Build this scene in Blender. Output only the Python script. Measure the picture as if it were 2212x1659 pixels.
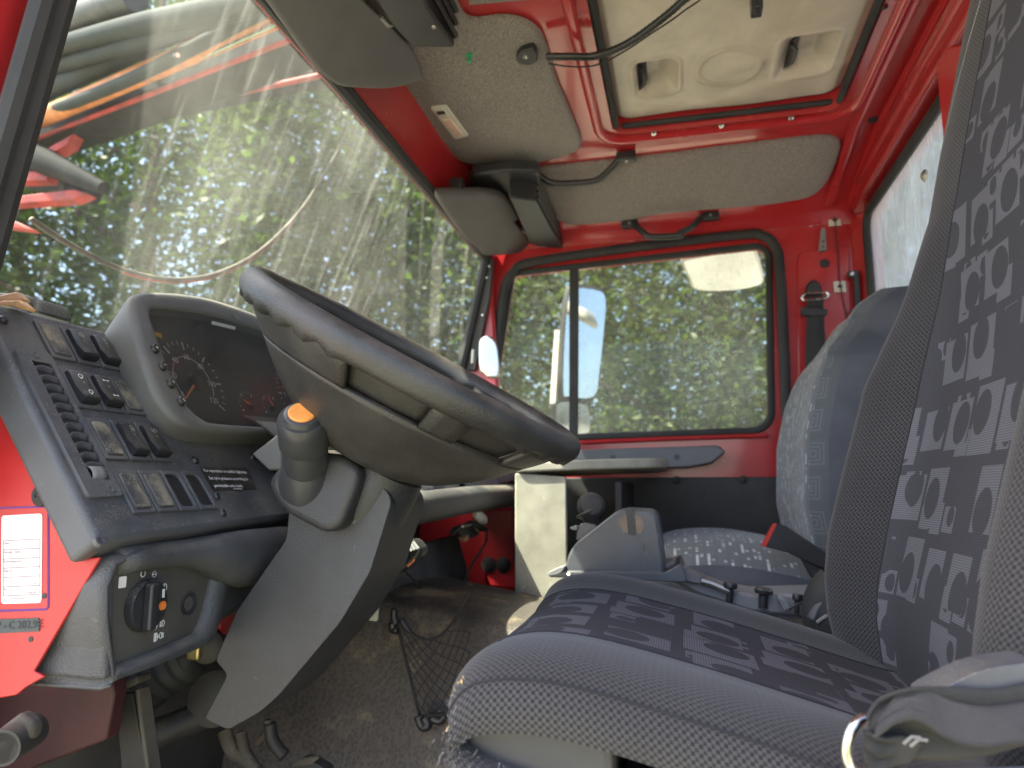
import bpy, bmesh, math, random
import numpy as np
from mathutils import Matrix, Vector

# ---------------------------------------------------------------- clean
for o in list(bpy.data.objects):
    bpy.data.objects.remove(o)
scene = bpy.context.scene
COL = scene.collection
random.seed(7)
rng = np.random.default_rng(11)

# ---------------------------------------------------------------- camera
# world: +X towards the rear of the truck, +Y towards the passenger side, +Z up, metres
FPX, CX, CY, WPX = 1534.0, 1106.0, 829.5, 2212.0
CAM = np.array([0.0, 0.0, 2.0])
_ey = np.array([371.0, 231.0, FPX]); _ey /= np.linalg.norm(_ey)
_ez = np.array([-0.035, -1.0, 0.0]); _ez -= _ez.dot(_ey) * _ey; _ez /= np.linalg.norm(_ez)
_ex = np.cross(_ey, _ez)
RM = np.array([_ex, _ey, _ez])
cam_d = bpy.data.cameras.new('camera')
cam_o = bpy.data.objects.new('camera', cam_d)
COL.objects.link(cam_o)
right, down, fwd = RM[:, 0], RM[:, 1], RM[:, 2]
m = Matrix(((right[0], -down[0], -fwd[0], CAM[0]), (right[1], -down[1], -fwd[1], CAM[1]),
            (right[2], -down[2], -fwd[2], CAM[2]), (0, 0, 0, 1)))
cam_o.matrix_world = m
cam_d.sensor_fit = 'HORIZONTAL'
cam_d.sensor_width = 36.0
cam_d.lens = 36.0 * FPX / WPX
cam_d.clip_start = 0.02
cam_d.clip_end = 3000
cam_d.dof.use_dof = True
cam_d.dof.focus_distance = 0.72
cam_d.dof.aperture_fstop = 6.5
scene.camera = cam_o

# ---------------------------------------------------------------- sky, sun, exposure
SUN_DIR = Vector((1.0, 0.55, -1.95)).normalized()       # direction the light travels
w = bpy.data.worlds.new('World'); scene.world = w; w.use_nodes = True
wn = w.node_tree
sky = wn.nodes.new('ShaderNodeTexSky'); sky.sky_type = 'NISHITA'; sky.sun_disc = False
to_sun = -SUN_DIR
sky.sun_elevation = math.asin(to_sun.z)
sky.sun_rotation = math.atan2(to_sun.x, to_sun.y)
sky.air_density = 0.9; sky.dust_density = 3.5; sky.ozone_density = 1.0
wn.links.new(sky.outputs[0], wn.nodes['Background'].inputs[0])
wn.nodes['Background'].inputs[1].default_value = 0.15
sl = bpy.data.lights.new('sun', 'SUN'); sl.energy = 4.6; sl.angle = math.radians(0.5); sl.color = (1.0, 0.92, 0.76)
so = bpy.data.objects.new('sun', sl); COL.objects.link(so)
so.rotation_euler = SUN_DIR.to_track_quat('-Z', 'Y').to_euler()
so.location = (-4, -2, 9)
scene.view_settings.view_transform = 'Standard'
scene.view_settings.look = 'None'
scene.view_settings.gamma = 1.0
scene.view_settings.exposure = 2.34
scene.view_settings.use_curve_mapping = False
scene.render.engine = 'CYCLES'
scene.cycles.max_bounces = 10
scene.cycles.diffuse_bounces = 5
scene.cycles.transparent_max_bounces = 24
scene.cycles.sample_clamp_indirect = 6.0
scene.cycles.caustics_reflective = False
scene.cycles.caustics_refractive = False

# ---------------------------------------------------------------- survey helpers
def at(u, v, X=None, Y=None, Z=None, pl=None):
    """sight line of the survey photo met with a real plane of the cab"""
    d = RM @ np.array([u - CX, v - CY, FPX])
    if Y is not None: t = (Y - CAM[1]) / d[1]
    elif X is not None: t = (X - CAM[0]) / d[0]
    elif Z is not None: t = (Z - CAM[2]) / d[2]
    else:
        p, n = pl; t = np.dot(np.array(p) - CAM, n) / np.dot(d, n)
    return CAM + t * d
def fr(x0, y0, s): return lambda x, y: (x0 + s * x, y0 + s * y)
fA = fr(0, 0, .4168); fB = fr(691, 0, .3646); fC = fr(1434, 0, .3646); fD = fr(0, 605, .3646); fE = fr(518, 518, .4168)
fF = fr(1037, 518, .4168); fG = fr(0, 1037, .375); fH = fr(691, 1037, .375); fI = fr(1434, 1037, .375)
fJ = fr(1642, 432, .4166); fK = fr(0, 1037, .2084); fL = fr(216, 1192, .1458); fM = fr(0, 674, .2603)
fN = fr(302, 639, .1979); fO = fr(207, 899, .1797); fQ = fr(864, 976, .224)
fU = fr(0, 0, 1.0)
def ats(f, pts, **k): return [at(*f(*p), **k) for p in pts]
A3 = lambda *a: np.array(a, float)
def nrm(v): v = np.array(v, float); return v / np.linalg.norm(v)

# ---------------------------------------------------------------- mesh helpers
class MB:
    def __init__(s): s.V = []; s.F = []; s.U = {}
    def add(s, V, F, U=None):
        b = len(s.V); s.V += [tuple(map(float, v)) for v in V]
        s.F += [tuple(i + b for i in f) for f in F]
        if U is not None:
            for i, u in enumerate(U): s.U[b + i] = u
        return s
    def prism(s, poly, vec):
        n = len(poly); vec = np.array(vec, float)
        P = [np.array(p, float) for p in poly]
        V = P + [p + vec for p in P]
        F = [tuple(range(n))[::-1], tuple(range(n, 2 * n))] + [(i, (i + 1) % n, n + (i + 1) % n, n + i) for i in range(n)]
        return s.add(V, F)
    def ring(s, outer, inner, vec):
        """plate with a hole; both loops planar, star-shaped about the hole's middle"""
        O = np.array(outer, float); I = np.array(inner, float); c = I.mean(0)
        nn = np.zeros(3)
        for i in range(len(O)): nn += np.cross(O[i] - c, O[(i + 1) % len(O)] - c)
        nn = nrm(nn); ax = nrm(O[0] - c - nn * np.dot(O[0] - c, nn)); ay = np.cross(nn, ax)
        def to2(P): return np.stack([(P - c) @ ax, (P - c) @ ay], 1)
        o2, i2 = to2(O), to2(I); h = ((O - c) @ nn).mean()
        angs = sorted(set([round(math.atan2(p[1], p[0]), 5) for p in np.vstack([o2, i2])]))
        def hit(P, a):
            d = np.array([math.cos(a), math.sin(a)]); best = None
            for k in range(len(P)):
                p, q = P[k], P[(k + 1) % len(P)]; e = q - p
                den = d[0] * e[1] - d[1] * e[0]
                if abs(den) < 1e-12: continue
                t = (p[0] * e[1] - p[1] * e[0]) / den; u = (p[0] * d[1] - p[1] * d[0]) / den
                if t > 0 and -1e-6 <= u <= 1 + 1e-6: best = t if best is None else max(best, t)
            return d * (best or 0)
        lo = [c + ax * p[0] + ay * p[1] + nn * h for p in (hit(o2, a) for a in angs)]
        li = [c + ax * p[0] + ay * p[1] + nn * h for p in (hit(i2, a) for a in angs)]
        n = len(angs); vec = np.array(vec, float)
        V = lo + li + [p + vec for p in lo] + [p + vec for p in li]
        F = []
        for k in range(n):
            j = (k + 1) % n
            F += [(k, j, n + j, n + k), (2 * n + k, 3 * n + k, 3 * n + j, 2 * n + j),
                  (k, 2 * n + k, 2 * n + j, j), (n + k, n + j, 3 * n + j, 3 * n + k)]
        return s.add(V, F)
    def tube(s, pts, r, n=10, closed=False, cap=True, flat=1.0, up=None):
        P = [np.array(p, float) for p in pts]; m = len(P)
        R = [r] * m if np.isscalar(r) else list(r)
        T = []
        for i in range(m):
            a = P[(i - 1) % m] if (closed or i > 0) else P[i]; b = P[(i + 1) % m] if (closed or i < m - 1) else P[i]
            T.append(nrm(b - a))
        u0 = np.array(up, float) if up is not None else (A3(0, 0, 1) if abs(T[0][2]) < .9 else A3(1, 0, 0))
        nv = nrm(u0 - T[0] * np.dot(u0, T[0])); V = []
        for i in range(m):
            if up is not None: nv = nrm(u0 - T[i] * np.dot(u0, T[i]))
            else: nv = nrm(nv - T[i] * np.dot(nv, T[i]))
            bv = np.cross(T[i], nv)
            for k in range(n):
                a = 2 * math.pi * k / n
                V.append(P[i] + R[i] * (math.cos(a) * nv * flat + math.sin(a) * bv))
        F = []
        for i in range(m if closed else m - 1):
            j = (i + 1) % m
            for k in range(n):
                l = (k + 1) % n; F.append((i * n + k, i * n + l, j * n + l, j * n + k))
        if cap and not closed: F += [tuple(range(n)), tuple(range((m - 1) * n, m * n))[::-1]]
        return s.add(V, F)
    def lathe(s, o, d, prof, n=28):
        o = np.array(o, float); d = nrm(d); a = A3(0, 0, 1) if abs(d[2]) < .9 else A3(1, 0, 0)
        u = nrm(a - d * np.dot(a, d)); v = np.cross(d, u); V = []; F = []
        for r, h in prof:
            for k in range(n):
                t = 2 * math.pi * k / n; V.append(o + d * h + r * (math.cos(t) * u + math.sin(t) * v))
        for i in range(len(prof) - 1):
            for k in range(n):
                l = (k + 1) % n; F.append((i * n + k, i * n + l, (i + 1) * n + l, (i + 1) * n + k))
        F += [tuple(range(n))[::-1], tuple(range((len(prof) - 1) * n, len(prof) * n))]
        return s.add(V, F)
    def box(s, c, size, ax=None):
        c = np.array(c, float); ax = np.eye(3) if ax is None else np.array(ax, float)
        h = np.array(size, float) / 2
        V = [c + ax[0] * h[0] * i + ax[1] * h[1] * j + ax[2] * h[2] * k for i in (-1, 1) for j in (-1, 1) for k in (-1, 1)]
        return s.add(V, [(0, 1, 3, 2), (4, 6, 7, 5), (0, 4, 5, 1), (2, 3, 7, 6), (0, 2, 6, 4), (1, 5, 7, 3)])
    def grid(s, G, U=None, cu=False, cv=False):
        nu, nv = len(G), len(G[0]); V = [p for row in G for p in row]; F = []
        for i in range(nu if cu else nu - 1):
            for j in range(nv if cv else nv - 1):
                a, b = (i + 1) % nu, (j + 1) % nv
                F.append((i * nv + j, a * nv + j, a * nv + b, i * nv + b))
        UU = [p for row in U for p in row] if U is not None else None
        return s.add(V, F, UU)
    def build(s, name, mat, parent=None, bevel=0.0, seg=2, sharp=38, sub=0, solid=0.0, fix=True):
        V = np.array(s.V); c = V.mean(0)
        me = bpy.data.meshes.new(name)
        me.from_pydata([tuple(v) for v in (V - c)], [], s.F)
        if fix:
            bm = bmesh.new(); bm.from_mesh(me); bmesh.ops.recalc_face_normals(bm, faces=bm.faces)
            bm.to_mesh(me); bm.free()
        if s.U:
            ul = me.uv_layers.new(name='UVMap')
            li = np.empty(len(me.loops), np.int32); me.loops.foreach_get('vertex_index', li)
            uv = np.array([s.U.get(i, (0, 0)) for i in range(len(V))], np.float32)
            ul.data.foreach_set('uv', uv[li].ravel())
        me.polygons.foreach_set('use_smooth', [True] * len(me.polygons))
        if sharp: me.set_sharp_from_angle(angle=math.radians(sharp))
        o = bpy.data.objects.new(name, me); COL.objects.link(o)
        if mat: me.materials.append(mat)
        place(o, c, parent)
        if solid:
            md = o.modifiers.new('thickness', 'SOLIDIFY'); md.thickness = solid; md.offset = 0
        if sub:
            md = o.modifiers.new('smooth', 'SUBSURF'); md.levels = sub; md.render_levels = sub
        if bevel:
            md = o.modifiers.new('edge', 'BEVEL'); md.width = bevel; md.segments = seg; md.limit_method = 'ANGLE'; md.angle_limit = math.radians(35)
            md.harden_normals = False
        return o

WL = {}
def place(o, c, parent):
    WL[o.name] = np.array(c, float)
    if parent is not None:
        o.parent = parent; o.location = np.array(c, float) - WL[parent.name]
    else: o.location = c
def empty(name, c, label, cat, group=None):
    o = bpy.data.objects.new(name, None); COL.objects.link(o); o.empty_display_size = .05
    place(o, c, None); return tag(o, label, cat, group)
def tag(o, label, cat, group=None):
    o['label'] = label; o['category'] = cat
    if group: o['group'] = group
    return o
def struct(o): o['kind'] = 'structure'; return o

def rpoly(P, r, n=5):
    """round the corners of a planar polygon"""
    P = [np.array(p, float) for p in P]; out = []; m = len(P)
    R = [r] * m if np.isscalar(r) else list(r)
    for i in range(m):
        a, b, c = P[i - 1], P[i], P[(i + 1) % m]
        la, lc = np.linalg.norm(a - b), np.linalg.norm(c - b)
        q = min(R[i], la * .48, lc * .48)
        if q < 1e-5: out.append(b); continue
        p0, p1 = b + (a - b) / la * q, b + (c - b) / lc * q
        for k in range(n + 1):
            t = k / n; out.append((1 - t) ** 2 * p0 + 2 * t * (1 - t) * b + t * t * p1)
    return out
def spline(P, n=8, closed=False):
    P = [np.array(p, float) for p in P]; m = len(P); out = []
    for i in range(m if closed else m - 1):
        if closed: p0, p1, p2, p3 = P[(i - 1) % m], P[i], P[(i + 1) % m], P[(i + 2) % m]
        else: p0, p1, p2, p3 = P[max(i - 1, 0)], P[i], P[i + 1], P[min(i + 2, m - 1)]
        for k in range(n):
            t = k / n
            out.append(.5 * (2 * p1 + (p2 - p0) * t + (2 * p0 - 5 * p1 + 4 * p2 - p3) * t * t + (3 * p1 - p0 - 3 * p2 + p3) * t ** 3))
    if not closed: out.append(P[-1])
    return out
def text_mb(body, size, o, ax, ay, nz, lift=.0006, align='LEFT', mb=None, bold=0.0):
    cu = bpy.data.curves.new('t', 'FONT'); cu.body = body; cu.size = size; cu.align_x = align; cu.fill_mode = 'FRONT'; cu.resolution_u = 2
    cu.offset = bold
    ob = bpy.data.objects.new('t', cu); me = bpy.data.meshes.new_from_object(ob)
    o = np.array(o, float); ax, ay, nz = nrm(ax), nrm(ay), nrm(nz); mb = mb or MB()
    mb.add([o + ax * v.co.x + ay * v.co.y + nz * lift for v in me.vertices], [tuple(p.vertices) for p in me.polygons])
    bpy.data.objects.remove(ob); bpy.data.curves.remove(cu); bpy.data.meshes.remove(me)
    return mb

# ---------------------------------------------------------------- node helpers
class Nd:
    """tiny expression layer over math nodes"""
    def __init__(s, nt, sock): s.nt = nt; s.s = sock
    def _op(s, op, *b):
        n = s.nt.nodes.new('ShaderNodeMath'); n.operation = op
        for i, x in enumerate((s,) + b):
            if isinstance(x, Nd): s.nt.links.new(x.s, n.inputs[i])
            else: n.inputs[i].default_value = x
        return Nd(s.nt, n.outputs[0])
    def __add__(s, b): return s._op('ADD', b)
    def __sub__(s, b): return s._op('SUBTRACT', b)
    def __mul__(s, b): return s._op('MULTIPLY', b)
    def __lt__(s, b): return s._op('LESS_THAN', b)
    def __gt__(s, b): return s._op('GREATER_THAN', b)
    def floor(s): return s._op('FLOOR')
    def fract(s): return s._op('FRACT')
    def abs(s): return s._op('ABSOLUTE')
    def min(s, b): return s._op('MINIMUM', b)
    def max(s, b): return s._op('MAXIMUM', b)
    def mod(s, b): return s._op('FLOORED_MODULO', b)
    def pow(s, b): return s._op('POWER', b)
    def ramp(s, a, b):
        n = s.nt.nodes.new('ShaderNodeMapRange'); n.interpolation_type = 'SMOOTHSTEP'
        s.nt.links.new(s.s, n.inputs[0]); n.inputs[1].default_value = a; n.inputs[2].default_value = b
        return Nd(s.nt, n.outputs[0])
def new_mat(name):
    m = bpy.data.materials.new(name); m.use_nodes = True
    nt = m.node_tree; return m, nt, nt.nodes['Principled BSDF']
def pos(nt): return nt.nodes.new('ShaderNodeNewGeometry').outputs['Position']
def sep(nt, s):
    n = nt.nodes.new('ShaderNodeSeparateXYZ'); nt.links.new(s, n.inputs[0]); return [Nd(nt, n.outputs[i]) for i in range(3)]
def comb(nt, *v):
    n = nt.nodes.new('ShaderNodeCombineXYZ')
    for i, x in enumerate(v):
        if isinstance(x, Nd): nt.links.new(x.s, n.inputs[i])
        else: n.inputs[i].default_value = x
    return n.outputs[0]
def noise(nt, vec, scale, detail=4, rough=.55, dist=0.0, sc=None):
    n = nt.nodes.new('ShaderNodeTexNoise'); n.inputs['Scale'].default_value = scale
    n.inputs['Detail'].default_value = detail; n.inputs['Roughness'].default_value = rough; n.inputs['Distortion'].default_value = dist
    if sc is not None:
        mp = nt.nodes.new('ShaderNodeMapping'); mp.inputs['Scale'].default_value = sc; nt.links.new(vec, mp.inputs[0]); vec = mp.outputs[0]
    nt.links.new(vec, n.inputs['Vector']); return Nd(nt, n.outputs[0])
def voro(nt, vec, scale, feature='F1'):
    n = nt.nodes.new('ShaderNodeTexVoronoi'); n.feature = feature; n.inputs['Scale'].default_value = scale
    nt.links.new(vec, n.inputs['Vector']); return n
def mixc(nt, f, a, b):
    n = nt.nodes.new('ShaderNodeMix'); n.data_type = 'RGBA'
    for i, x in ((0, f), (6, a), (7, b)):
        if isinstance(x, Nd): nt.links.new(x.s, n.inputs[i])
        elif hasattr(x, 'node'): nt.links.new(x, n.inputs[i])
        elif i == 0: n.inputs[0].default_value = x
        else: n.inputs[i].default_value = (*x, 1)
    return n.outputs[2]
def bump(nt, bs, h, strength=.3, dist=.002):
    n = nt.nodes.new('ShaderNodeBump'); n.inputs['Strength'].default_value = strength; n.inputs['Distance'].default_value = dist
    nt.links.new(h.s if isinstance(h, Nd) else h, n.inputs['Height']); nt.links.new(n.outputs[0], bs.inputs['Normal'])
def white(nt, vec):
    n = nt.nodes.new('ShaderNodeTexWhiteNoise'); n.noise_dimensions = '3D'; nt.links.new(vec, n.inputs['Vector']); return n

def plastic(name, col, rough=.55, var=.25, grain=0, gs=900, dust=0.0, dcol=(.34, .30, .22), dscale=9, spec=.5, speck=0.0, metallic=0.0, coat=0.0, scratch=0.0):
    m, nt, bs = new_mat(name); p = pos(nt)
    n1 = noise(nt, p, 14, 5); c = mixc(nt, n1.ramp(.3, .7), tuple(x * (1 - var) for x in col), tuple(min(1, x * (1 + var)) for x in col))
    r = n1 * .18 + (rough - .09)
    if dust or speck:
        g = nt.nodes.new('ShaderNodeNewGeometry'); nz = sep(nt, g.outputs['Normal'])[2]
        f = noise(nt, p, dscale, 6, .65).ramp(.38, .72) * nz.ramp(.05, .85) * dust
        if speck:
            f = f.max(noise(nt, p, 620, 2, .5).ramp(.54, .64) * noise(nt, p, 30, 3).ramp(.42, .62) * nz.ramp(.1, .6) * speck)
        c = mixc(nt, f, c, dcol); r = r + f * .3
    if scratch:
        sx = noise(nt, p, 60, 3, .6, .6, sc=(1, 6, 1)).ramp(.68, .74) * scratch
        c = mixc(nt, sx, c, tuple(min(1, x * 2.2 + .04) for x in col))
    nt.links.new(c, bs.inputs['Base Color']); nt.links.new(r.s, bs.inputs['Roughness'])
    bs.inputs['Specular IOR Level'].default_value = spec; bs.inputs['Metallic'].default_value = metallic
    if coat: bs.inputs['Coat Weight'].default_value = coat; bs.inputs['Coat Roughness'].default_value = .08
    if grain:
        v = voro(nt, p, gs); bump(nt, bs, Nd(nt, v.outputs['Distance']), grain, .0006)
    return m
def glass_mat(name, tint=(.92, .95, .93), dirt=.12, streak=.2, dirtcol=(.75, .74, .68), spots=.0, refl=.10, sc=(6, 6, 1.2), film=.0):
    m, nt, bs = new_mat(name); out = nt.nodes['Material Output']; nt.nodes.remove(bs); p = pos(nt)
    tr = nt.nodes.new('ShaderNodeBsdfTransparent'); tr.inputs[0].default_value = (*tint, 1)
    gl = nt.nodes.new('ShaderNodeBsdfGlossy'); gl.inputs['Roughness'].default_value = .02
    lw = nt.nodes.new('ShaderNodeFresnel'); lw.inputs['IOR'].default_value = 1.45
    mx = nt.nodes.new('ShaderNodeMixShader'); nt.links.new((Nd(nt, lw.outputs[0]) * (refl * 10)).min(.6).s, mx.inputs[0])
    nt.links.new(tr.outputs[0], mx.inputs[1]); nt.links.new(gl.outputs[0], mx.inputs[2])
    df = nt.nodes.new('ShaderNodeBsdfDiffuse'); df.inputs[0].default_value = (*dirtcol, 1)
    tl = nt.nodes.new('ShaderNodeBsdfTranslucent'); tl.inputs[0].default_value = (*dirtcol, 1)
    dm = nt.nodes.new('ShaderNodeMixShader'); dm.inputs[0].default_value = .5
    nt.links.new(df.outputs[0], dm.inputs[1]); nt.links.new(tl.outputs[0], dm.inputs[2])
    s1 = noise(nt, p, 14, 5, .6, .2, sc=sc).ramp(.48, .80) * streak
    s2 = noise(nt, p, 3, 5, .6).ramp(.35, .75) * dirt
    f = s1 + s2 + film
    if spots:
        v = voro(nt, p, 120); f = f + (Nd(nt, v.outputs['Distance']) < .16) * noise(nt, p, 9, 2).ramp(.45, .6) * spots
    fin = nt.nodes.new('ShaderNodeMixShader'); nt.links.new(f.min(.9).s, fin.inputs[0])
    nt.links.new(mx.outputs[0], fin.inputs[1]); nt.links.new(dm.outputs[0], fin.inputs[2]); nt.links.new(fin.outputs[0], out.inputs[0])
    return m
# ---------------------------------------------------------------- materials
M = {}
M['red'] = plastic('red_paint', (.40, .022, .026), .24, .04, coat=.6)
M['red_matt'] = plastic('red_paint_matt', (.44, .020, .024), .38, .06, coat=.2)
M['dash'] = plastic('charcoal_dash', (.068, .071, .080), .5, .18, grain=.25, gs=1100, dust=.35, speck=.5, scratch=.35)
M['pad'] = plastic('grained_charcoal_vinyl', (.058, .059, .063), .52, .22, grain=.7, gs=520, dust=.5, scratch=.4)
M['column'] = plastic('charcoal_column_plastic', (.029, .030, .034), .45, .2, grain=.5, gs=650, dust=.35, scratch=.5)
M['cluster'] = plastic('grey_cluster_plastic', (.125, .127, .126), .55, .1, grain=.4, gs=800, dust=.5, speck=.3)
M['black'] = plastic('black_plastic', (.02, .021, .024), .38, .2, dust=.3, speck=.5)
M['blackmatt'] = plastic('black_rubber', (.022, .022, .023), .7, .3, dust=.2)
M['trim'] = plastic('dark_door_trim', (.030, .029, .029), .6, .25, grain=.3, gs=400)
M['dusty'] = plastic('dusty_blank_plate', (.05, .05, .052), .7, .2, dust=.9, speck=1.0, dcol=(.36, .31, .21), dscale=40)
M['wheel'] = plastic('worn_wheel_foam', (.034, .0335, .033), .45, .3, grain=.5, gs=500, dust=.28, dscale=7, scratch=.3)
M['greyplast'] = plastic('slate_grey_plastic', (.080, .085, .098), .38, .12, dust=.25, scratch=.5)
M['greylight'] = plastic('light_grey_plastic', (.20, .20, .205), .5, .12, dust=.35)
M['visor'] = plastic('grey_brown_visor_vinyl', (.098, .090, .094), .6, .1, grain=.25, gs=700)
M['boxdust'] = plastic('dusty_grey_box', (.34, .33, .27), .75, .2, scratch=.6)
M['metal'] = plastic('bright_steel', (.62, .61, .58), .25, .1, metallic=1.0)
M['dullmetal'] = plastic('dull_zinc', (.42, .40, .36), .45, .25, metallic=.9)
M['whiteprint'] = plastic('white_print', (.75, .75, .74), .6, .05)
M['greyprint'] = plastic('faded_print', (.45, .45, .45), .6, .1)
M['orange'] = plastic('orange_plastic', (.78, .22, .04), .45, .15)
M['orangebtn'] = plastic('worn_orange_button', (.80, .30, .06), .5, .3, scratch=.3)
M['paper'] = plastic('pinkish_paper', (.74, .64, .64), .7, .05)
M['paperw'] = plastic('white_paper', (.72, .71, .66), .8, .1)
M['ink'] = plastic('dark_ink', (.10, .09, .10), .7, .1)
M['fadedink'] = plastic('faded_ink', (.52, .46, .46), .8, .1)
M['blue'] = plastic('blue_violet_line', (.14, .05, .28), .6, .05)
M['plate'] = plastic('dark_slate_plate', (.055, .065, .07), .5, .15)
M['platelet'] = plastic('plate_letters', (.03, .035, .04), .5, .1)
M['wood'] = plastic('pale_wood', (.52, .30, .13), .6, .3)
M['strap'] = plastic('black_webbing', (.022, .022, .025), .75, .2, grain=.6, gs=900, dust=.15)
M['strapgrey'] = plastic('worn_grey_webbing', (.018, .018, .019), .8, .35, grain=.6, gs=700, dust=.06)
M['green'] = plastic('green_pin', (.02, .32, .12), .4, .1)
M['creamlens'] = plastic('cream_lens', (.72, .50, .40), .3, .15, coat=.5)
M['cream'] = plastic('cream_plastic', (.62, .58, .52), .4, .1)
M['panelgrey'] = plastic('grey_board', (.085, .082, .082), .8, .25, grain=.4, gs=300, scratch=.5)
M['mud'] = plastic('muddy_steel', (.075, .064, .05), .8, .5, dust=.6, dscale=20)
M['darkmetal'] = plastic('dark_greasy_metal', (.028, .027, .027), .6, .4, dust=.2, dscale=15)
M['lcd_and_slot'] = plastic('dead_display_and_slot_dark', (.020, .020, .023), .35, .05)  # also colours the flat plates that stand for dark openings
M['dial'] = plastic('black_dial_face', (.046, .047, .050), .5, .1)
M['needle'] = plastic('orange_red_needle', (.85, .22, .10), .5, .05)
M['amber'] = plastic('amber_mark', (.75, .38, .03), .5, .05)
M['redmark'] = plastic('red_mark', (.35, .02, .03), .5, .05)
M['book'] = plastic('grey_binder', (.11, .13, .16), .5, .1)
M['tape'] = plastic('black_tape', (.02, .02, .022), .4, .2)
M['glue'] = plastic('old_glue_stain', (.22, .17, .13), .8, .4)
M['redplast'] = plastic('red_plastic', (.55, .03, .02), .4, .1)
M['beltbuckle'] = plastic('black_buckle_plastic', (.018, .018, .02), .45, .2)
M['boomred'] = plastic('weathered_red_boom', (.26, .020, .015), .6, .4, dust=.1)
M['boomgrey'] = plastic('grimy_grey_boom', (.06, .064, .062), .6, .4, dust=.2)
M['rustorange'] = plastic('rusty_orange_pipe', (.52, .19, .06), .55, .35)
M['stalk'] = plastic('dark_stalk_plastic', (.036, .038, .043), .4, .1)
M['darksteel'] = plastic('dark_painted_steel', (.022, .023, .024), .8, .3, spec=.1)
M['wornstitch'] = plastic('worn_stitch', (.16, .155, .15), .8, .2)
M['mirrordim'] = plastic('tarnished_mirror', (.42, .44, .46), .06, .1, metallic=1.0)
M['hose'] = plastic('grey_green_hose', (.035, .042, .041), .7, .2, spec=.15)
M['mirror'] = plastic('mirror_glass', (.50, .52, .54), .05, .05, metallic=1.0)

def felt(name, col, sp):
    m, nt, bs = new_mat(name); p = pos(nt)
    a = noise(nt, p, 420, 3, .7); b = noise(nt, p, 6, 4)
    c = mixc(nt, a.ramp(.36, .66), tuple(x * (1 - sp) for x in col), tuple(x * (1 + sp) for x in col))
    c = mixc(nt, b.ramp(.5, .8) * .35, c, tuple(x * .6 for x in col))
    nt.links.new(c, bs.inputs['Base Color']); bs.inputs['Roughness'].default_value = .95; bs.inputs['Specular IOR Level'].default_value = .1
    bs.inputs['Sheen Weight'].default_value = .2
    bump(nt, bs, a, .5, .0012); return m
M['felt'] = felt('grey_brown_felt', (.215, .185, .175), .42)
M['felt2'] = felt('charcoal_felt', (.10, .10, .11), .3)

def mat_floor():
    m, nt, bs = new_mat('studded_rubber_mat'); p = pos(nt)
    v = voro(nt, p, 165); d = Nd(nt, v.outputs['Distance'])
    mud = noise(nt, p, 7, 6, .65).ramp(.50, .72); grey = noise(nt, p, 3, 4).ramp(.35, .65)
    c = mixc(nt, grey, (.040, .038, .037), (.075, .064, .056)); c = mixc(nt, d.ramp(.32, .62) * .30, c, (.16, .135, .11))
    c = mixc(nt, mud * d.ramp(.10, .34), c, (.34, .27, .17))
    c = mixc(nt, noise(nt, p, 11, 5, .6).ramp(.64, .74), c, (.36, .27, .16))
    nt.links.new(c, bs.inputs['Base Color']); bs.inputs['Roughness'].default_value = .6
    bump(nt, bs, d, .6, .0015); return m
M['floor'] = mat_floor()

def uvn(nt):
    n = nt.nodes.new('ShaderNodeUVMap'); n.uv_map = 'UVMap'; return n.outputs[0]
def mat_check(name, dark, light, pitch=.0052, wear=.0):
    m, nt, bs = new_mat(name); uv = uvn(nt); x, y, _ = sep(nt, uv)
    a, b = x * (1 / pitch), y * (1 / pitch)
    ch = ((a.fract() > .5) + (b.fract() > .5)).mod(2.0)          # checks
    di = ((a + b).fract() > .5) * ((a.fract() > .72) + (b.fract() > .72)).min(1.0)
    f = (ch * .85 + di * .35).min(1.0)
    n1 = noise(nt, uv, 9, 4).ramp(.3, .7)
    c = mixc(nt, f * (n1 * .25 + .75), dark, light)
    nt.links.new(c, bs.inputs['Base Color']); bs.inputs['Roughness'].default_value = .9; bs.inputs['Specular IOR Level'].default_value = .15
    bs.inputs['Sheen Weight'].default_value = .15
    bump(nt, bs, f, .35, .0006); return m
M['check'] = mat_check('houndstooth_seat_cloth', (.020, .0198, .0210), (.070, .067, .069))
M['thread'] = plastic('dark_seam_thread', (.018, .018, .022), .9, .2)
def mat_insert():
    m, nt, bs = new_mat('patterned_insert_cloth'); uv = uvn(nt); x, y, _ = sep(nt, uv)
    def layer(sz, ox, oy, thr, crad):
        a, b = x * (1 / sz) + ox, y * (1 / (sz * 1.15)) + oy
        a = a + b.floor() * .37
        ca, cb = a.floor(), b.floor(); wn_ = white(nt, comb(nt, ca, cb, ox)); r = sep(nt, wn_.outputs['Color'])
        lx, ly = a.fract() - .5, b.fract() - .5
        rect = (lx.abs() < (r[0] * .14 + .34)) * (ly.abs() < (r[1] * .16 + .30))
        px, py = lx - (r[1] * .36 - .18), ly - (r[0] * .40 - .20)
        circ = (px * px + py * py) < crad
        return rect * (circ * -1.0 + 1.0) * (r[2] > thr), circ * rect
    L1, c1 = layer(.062, .3, .2, .36, .085); L2, c2 = layer(.031, .7, .45, .70, .07)
    f = L1.max(L2 * (c1 * -1.0 + 1.0)).min(1.0)
    rib = ((y * (1 / .0022)).fract() > .45); rib2 = ((x * (1 / .003)).fract() > .5)
    c0 = mixc(nt, rib2 * .5 + rib * .3, (.044, .0445, .050), (.076, .0765, .084))
    c = mixc(nt, f, c0, mixc(nt, rib, (.098, .098, .110), (.142, .142, .158)))
    nt.links.new(c, bs.inputs['Base Color']); bs.inputs['Roughness'].default_value = .85; bs.inputs['Specular IOR Level'].default_value = .15
    bump(nt, bs, rib * .6 + f, .25, .0005); return m
M['insert'] = mat_insert()
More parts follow.
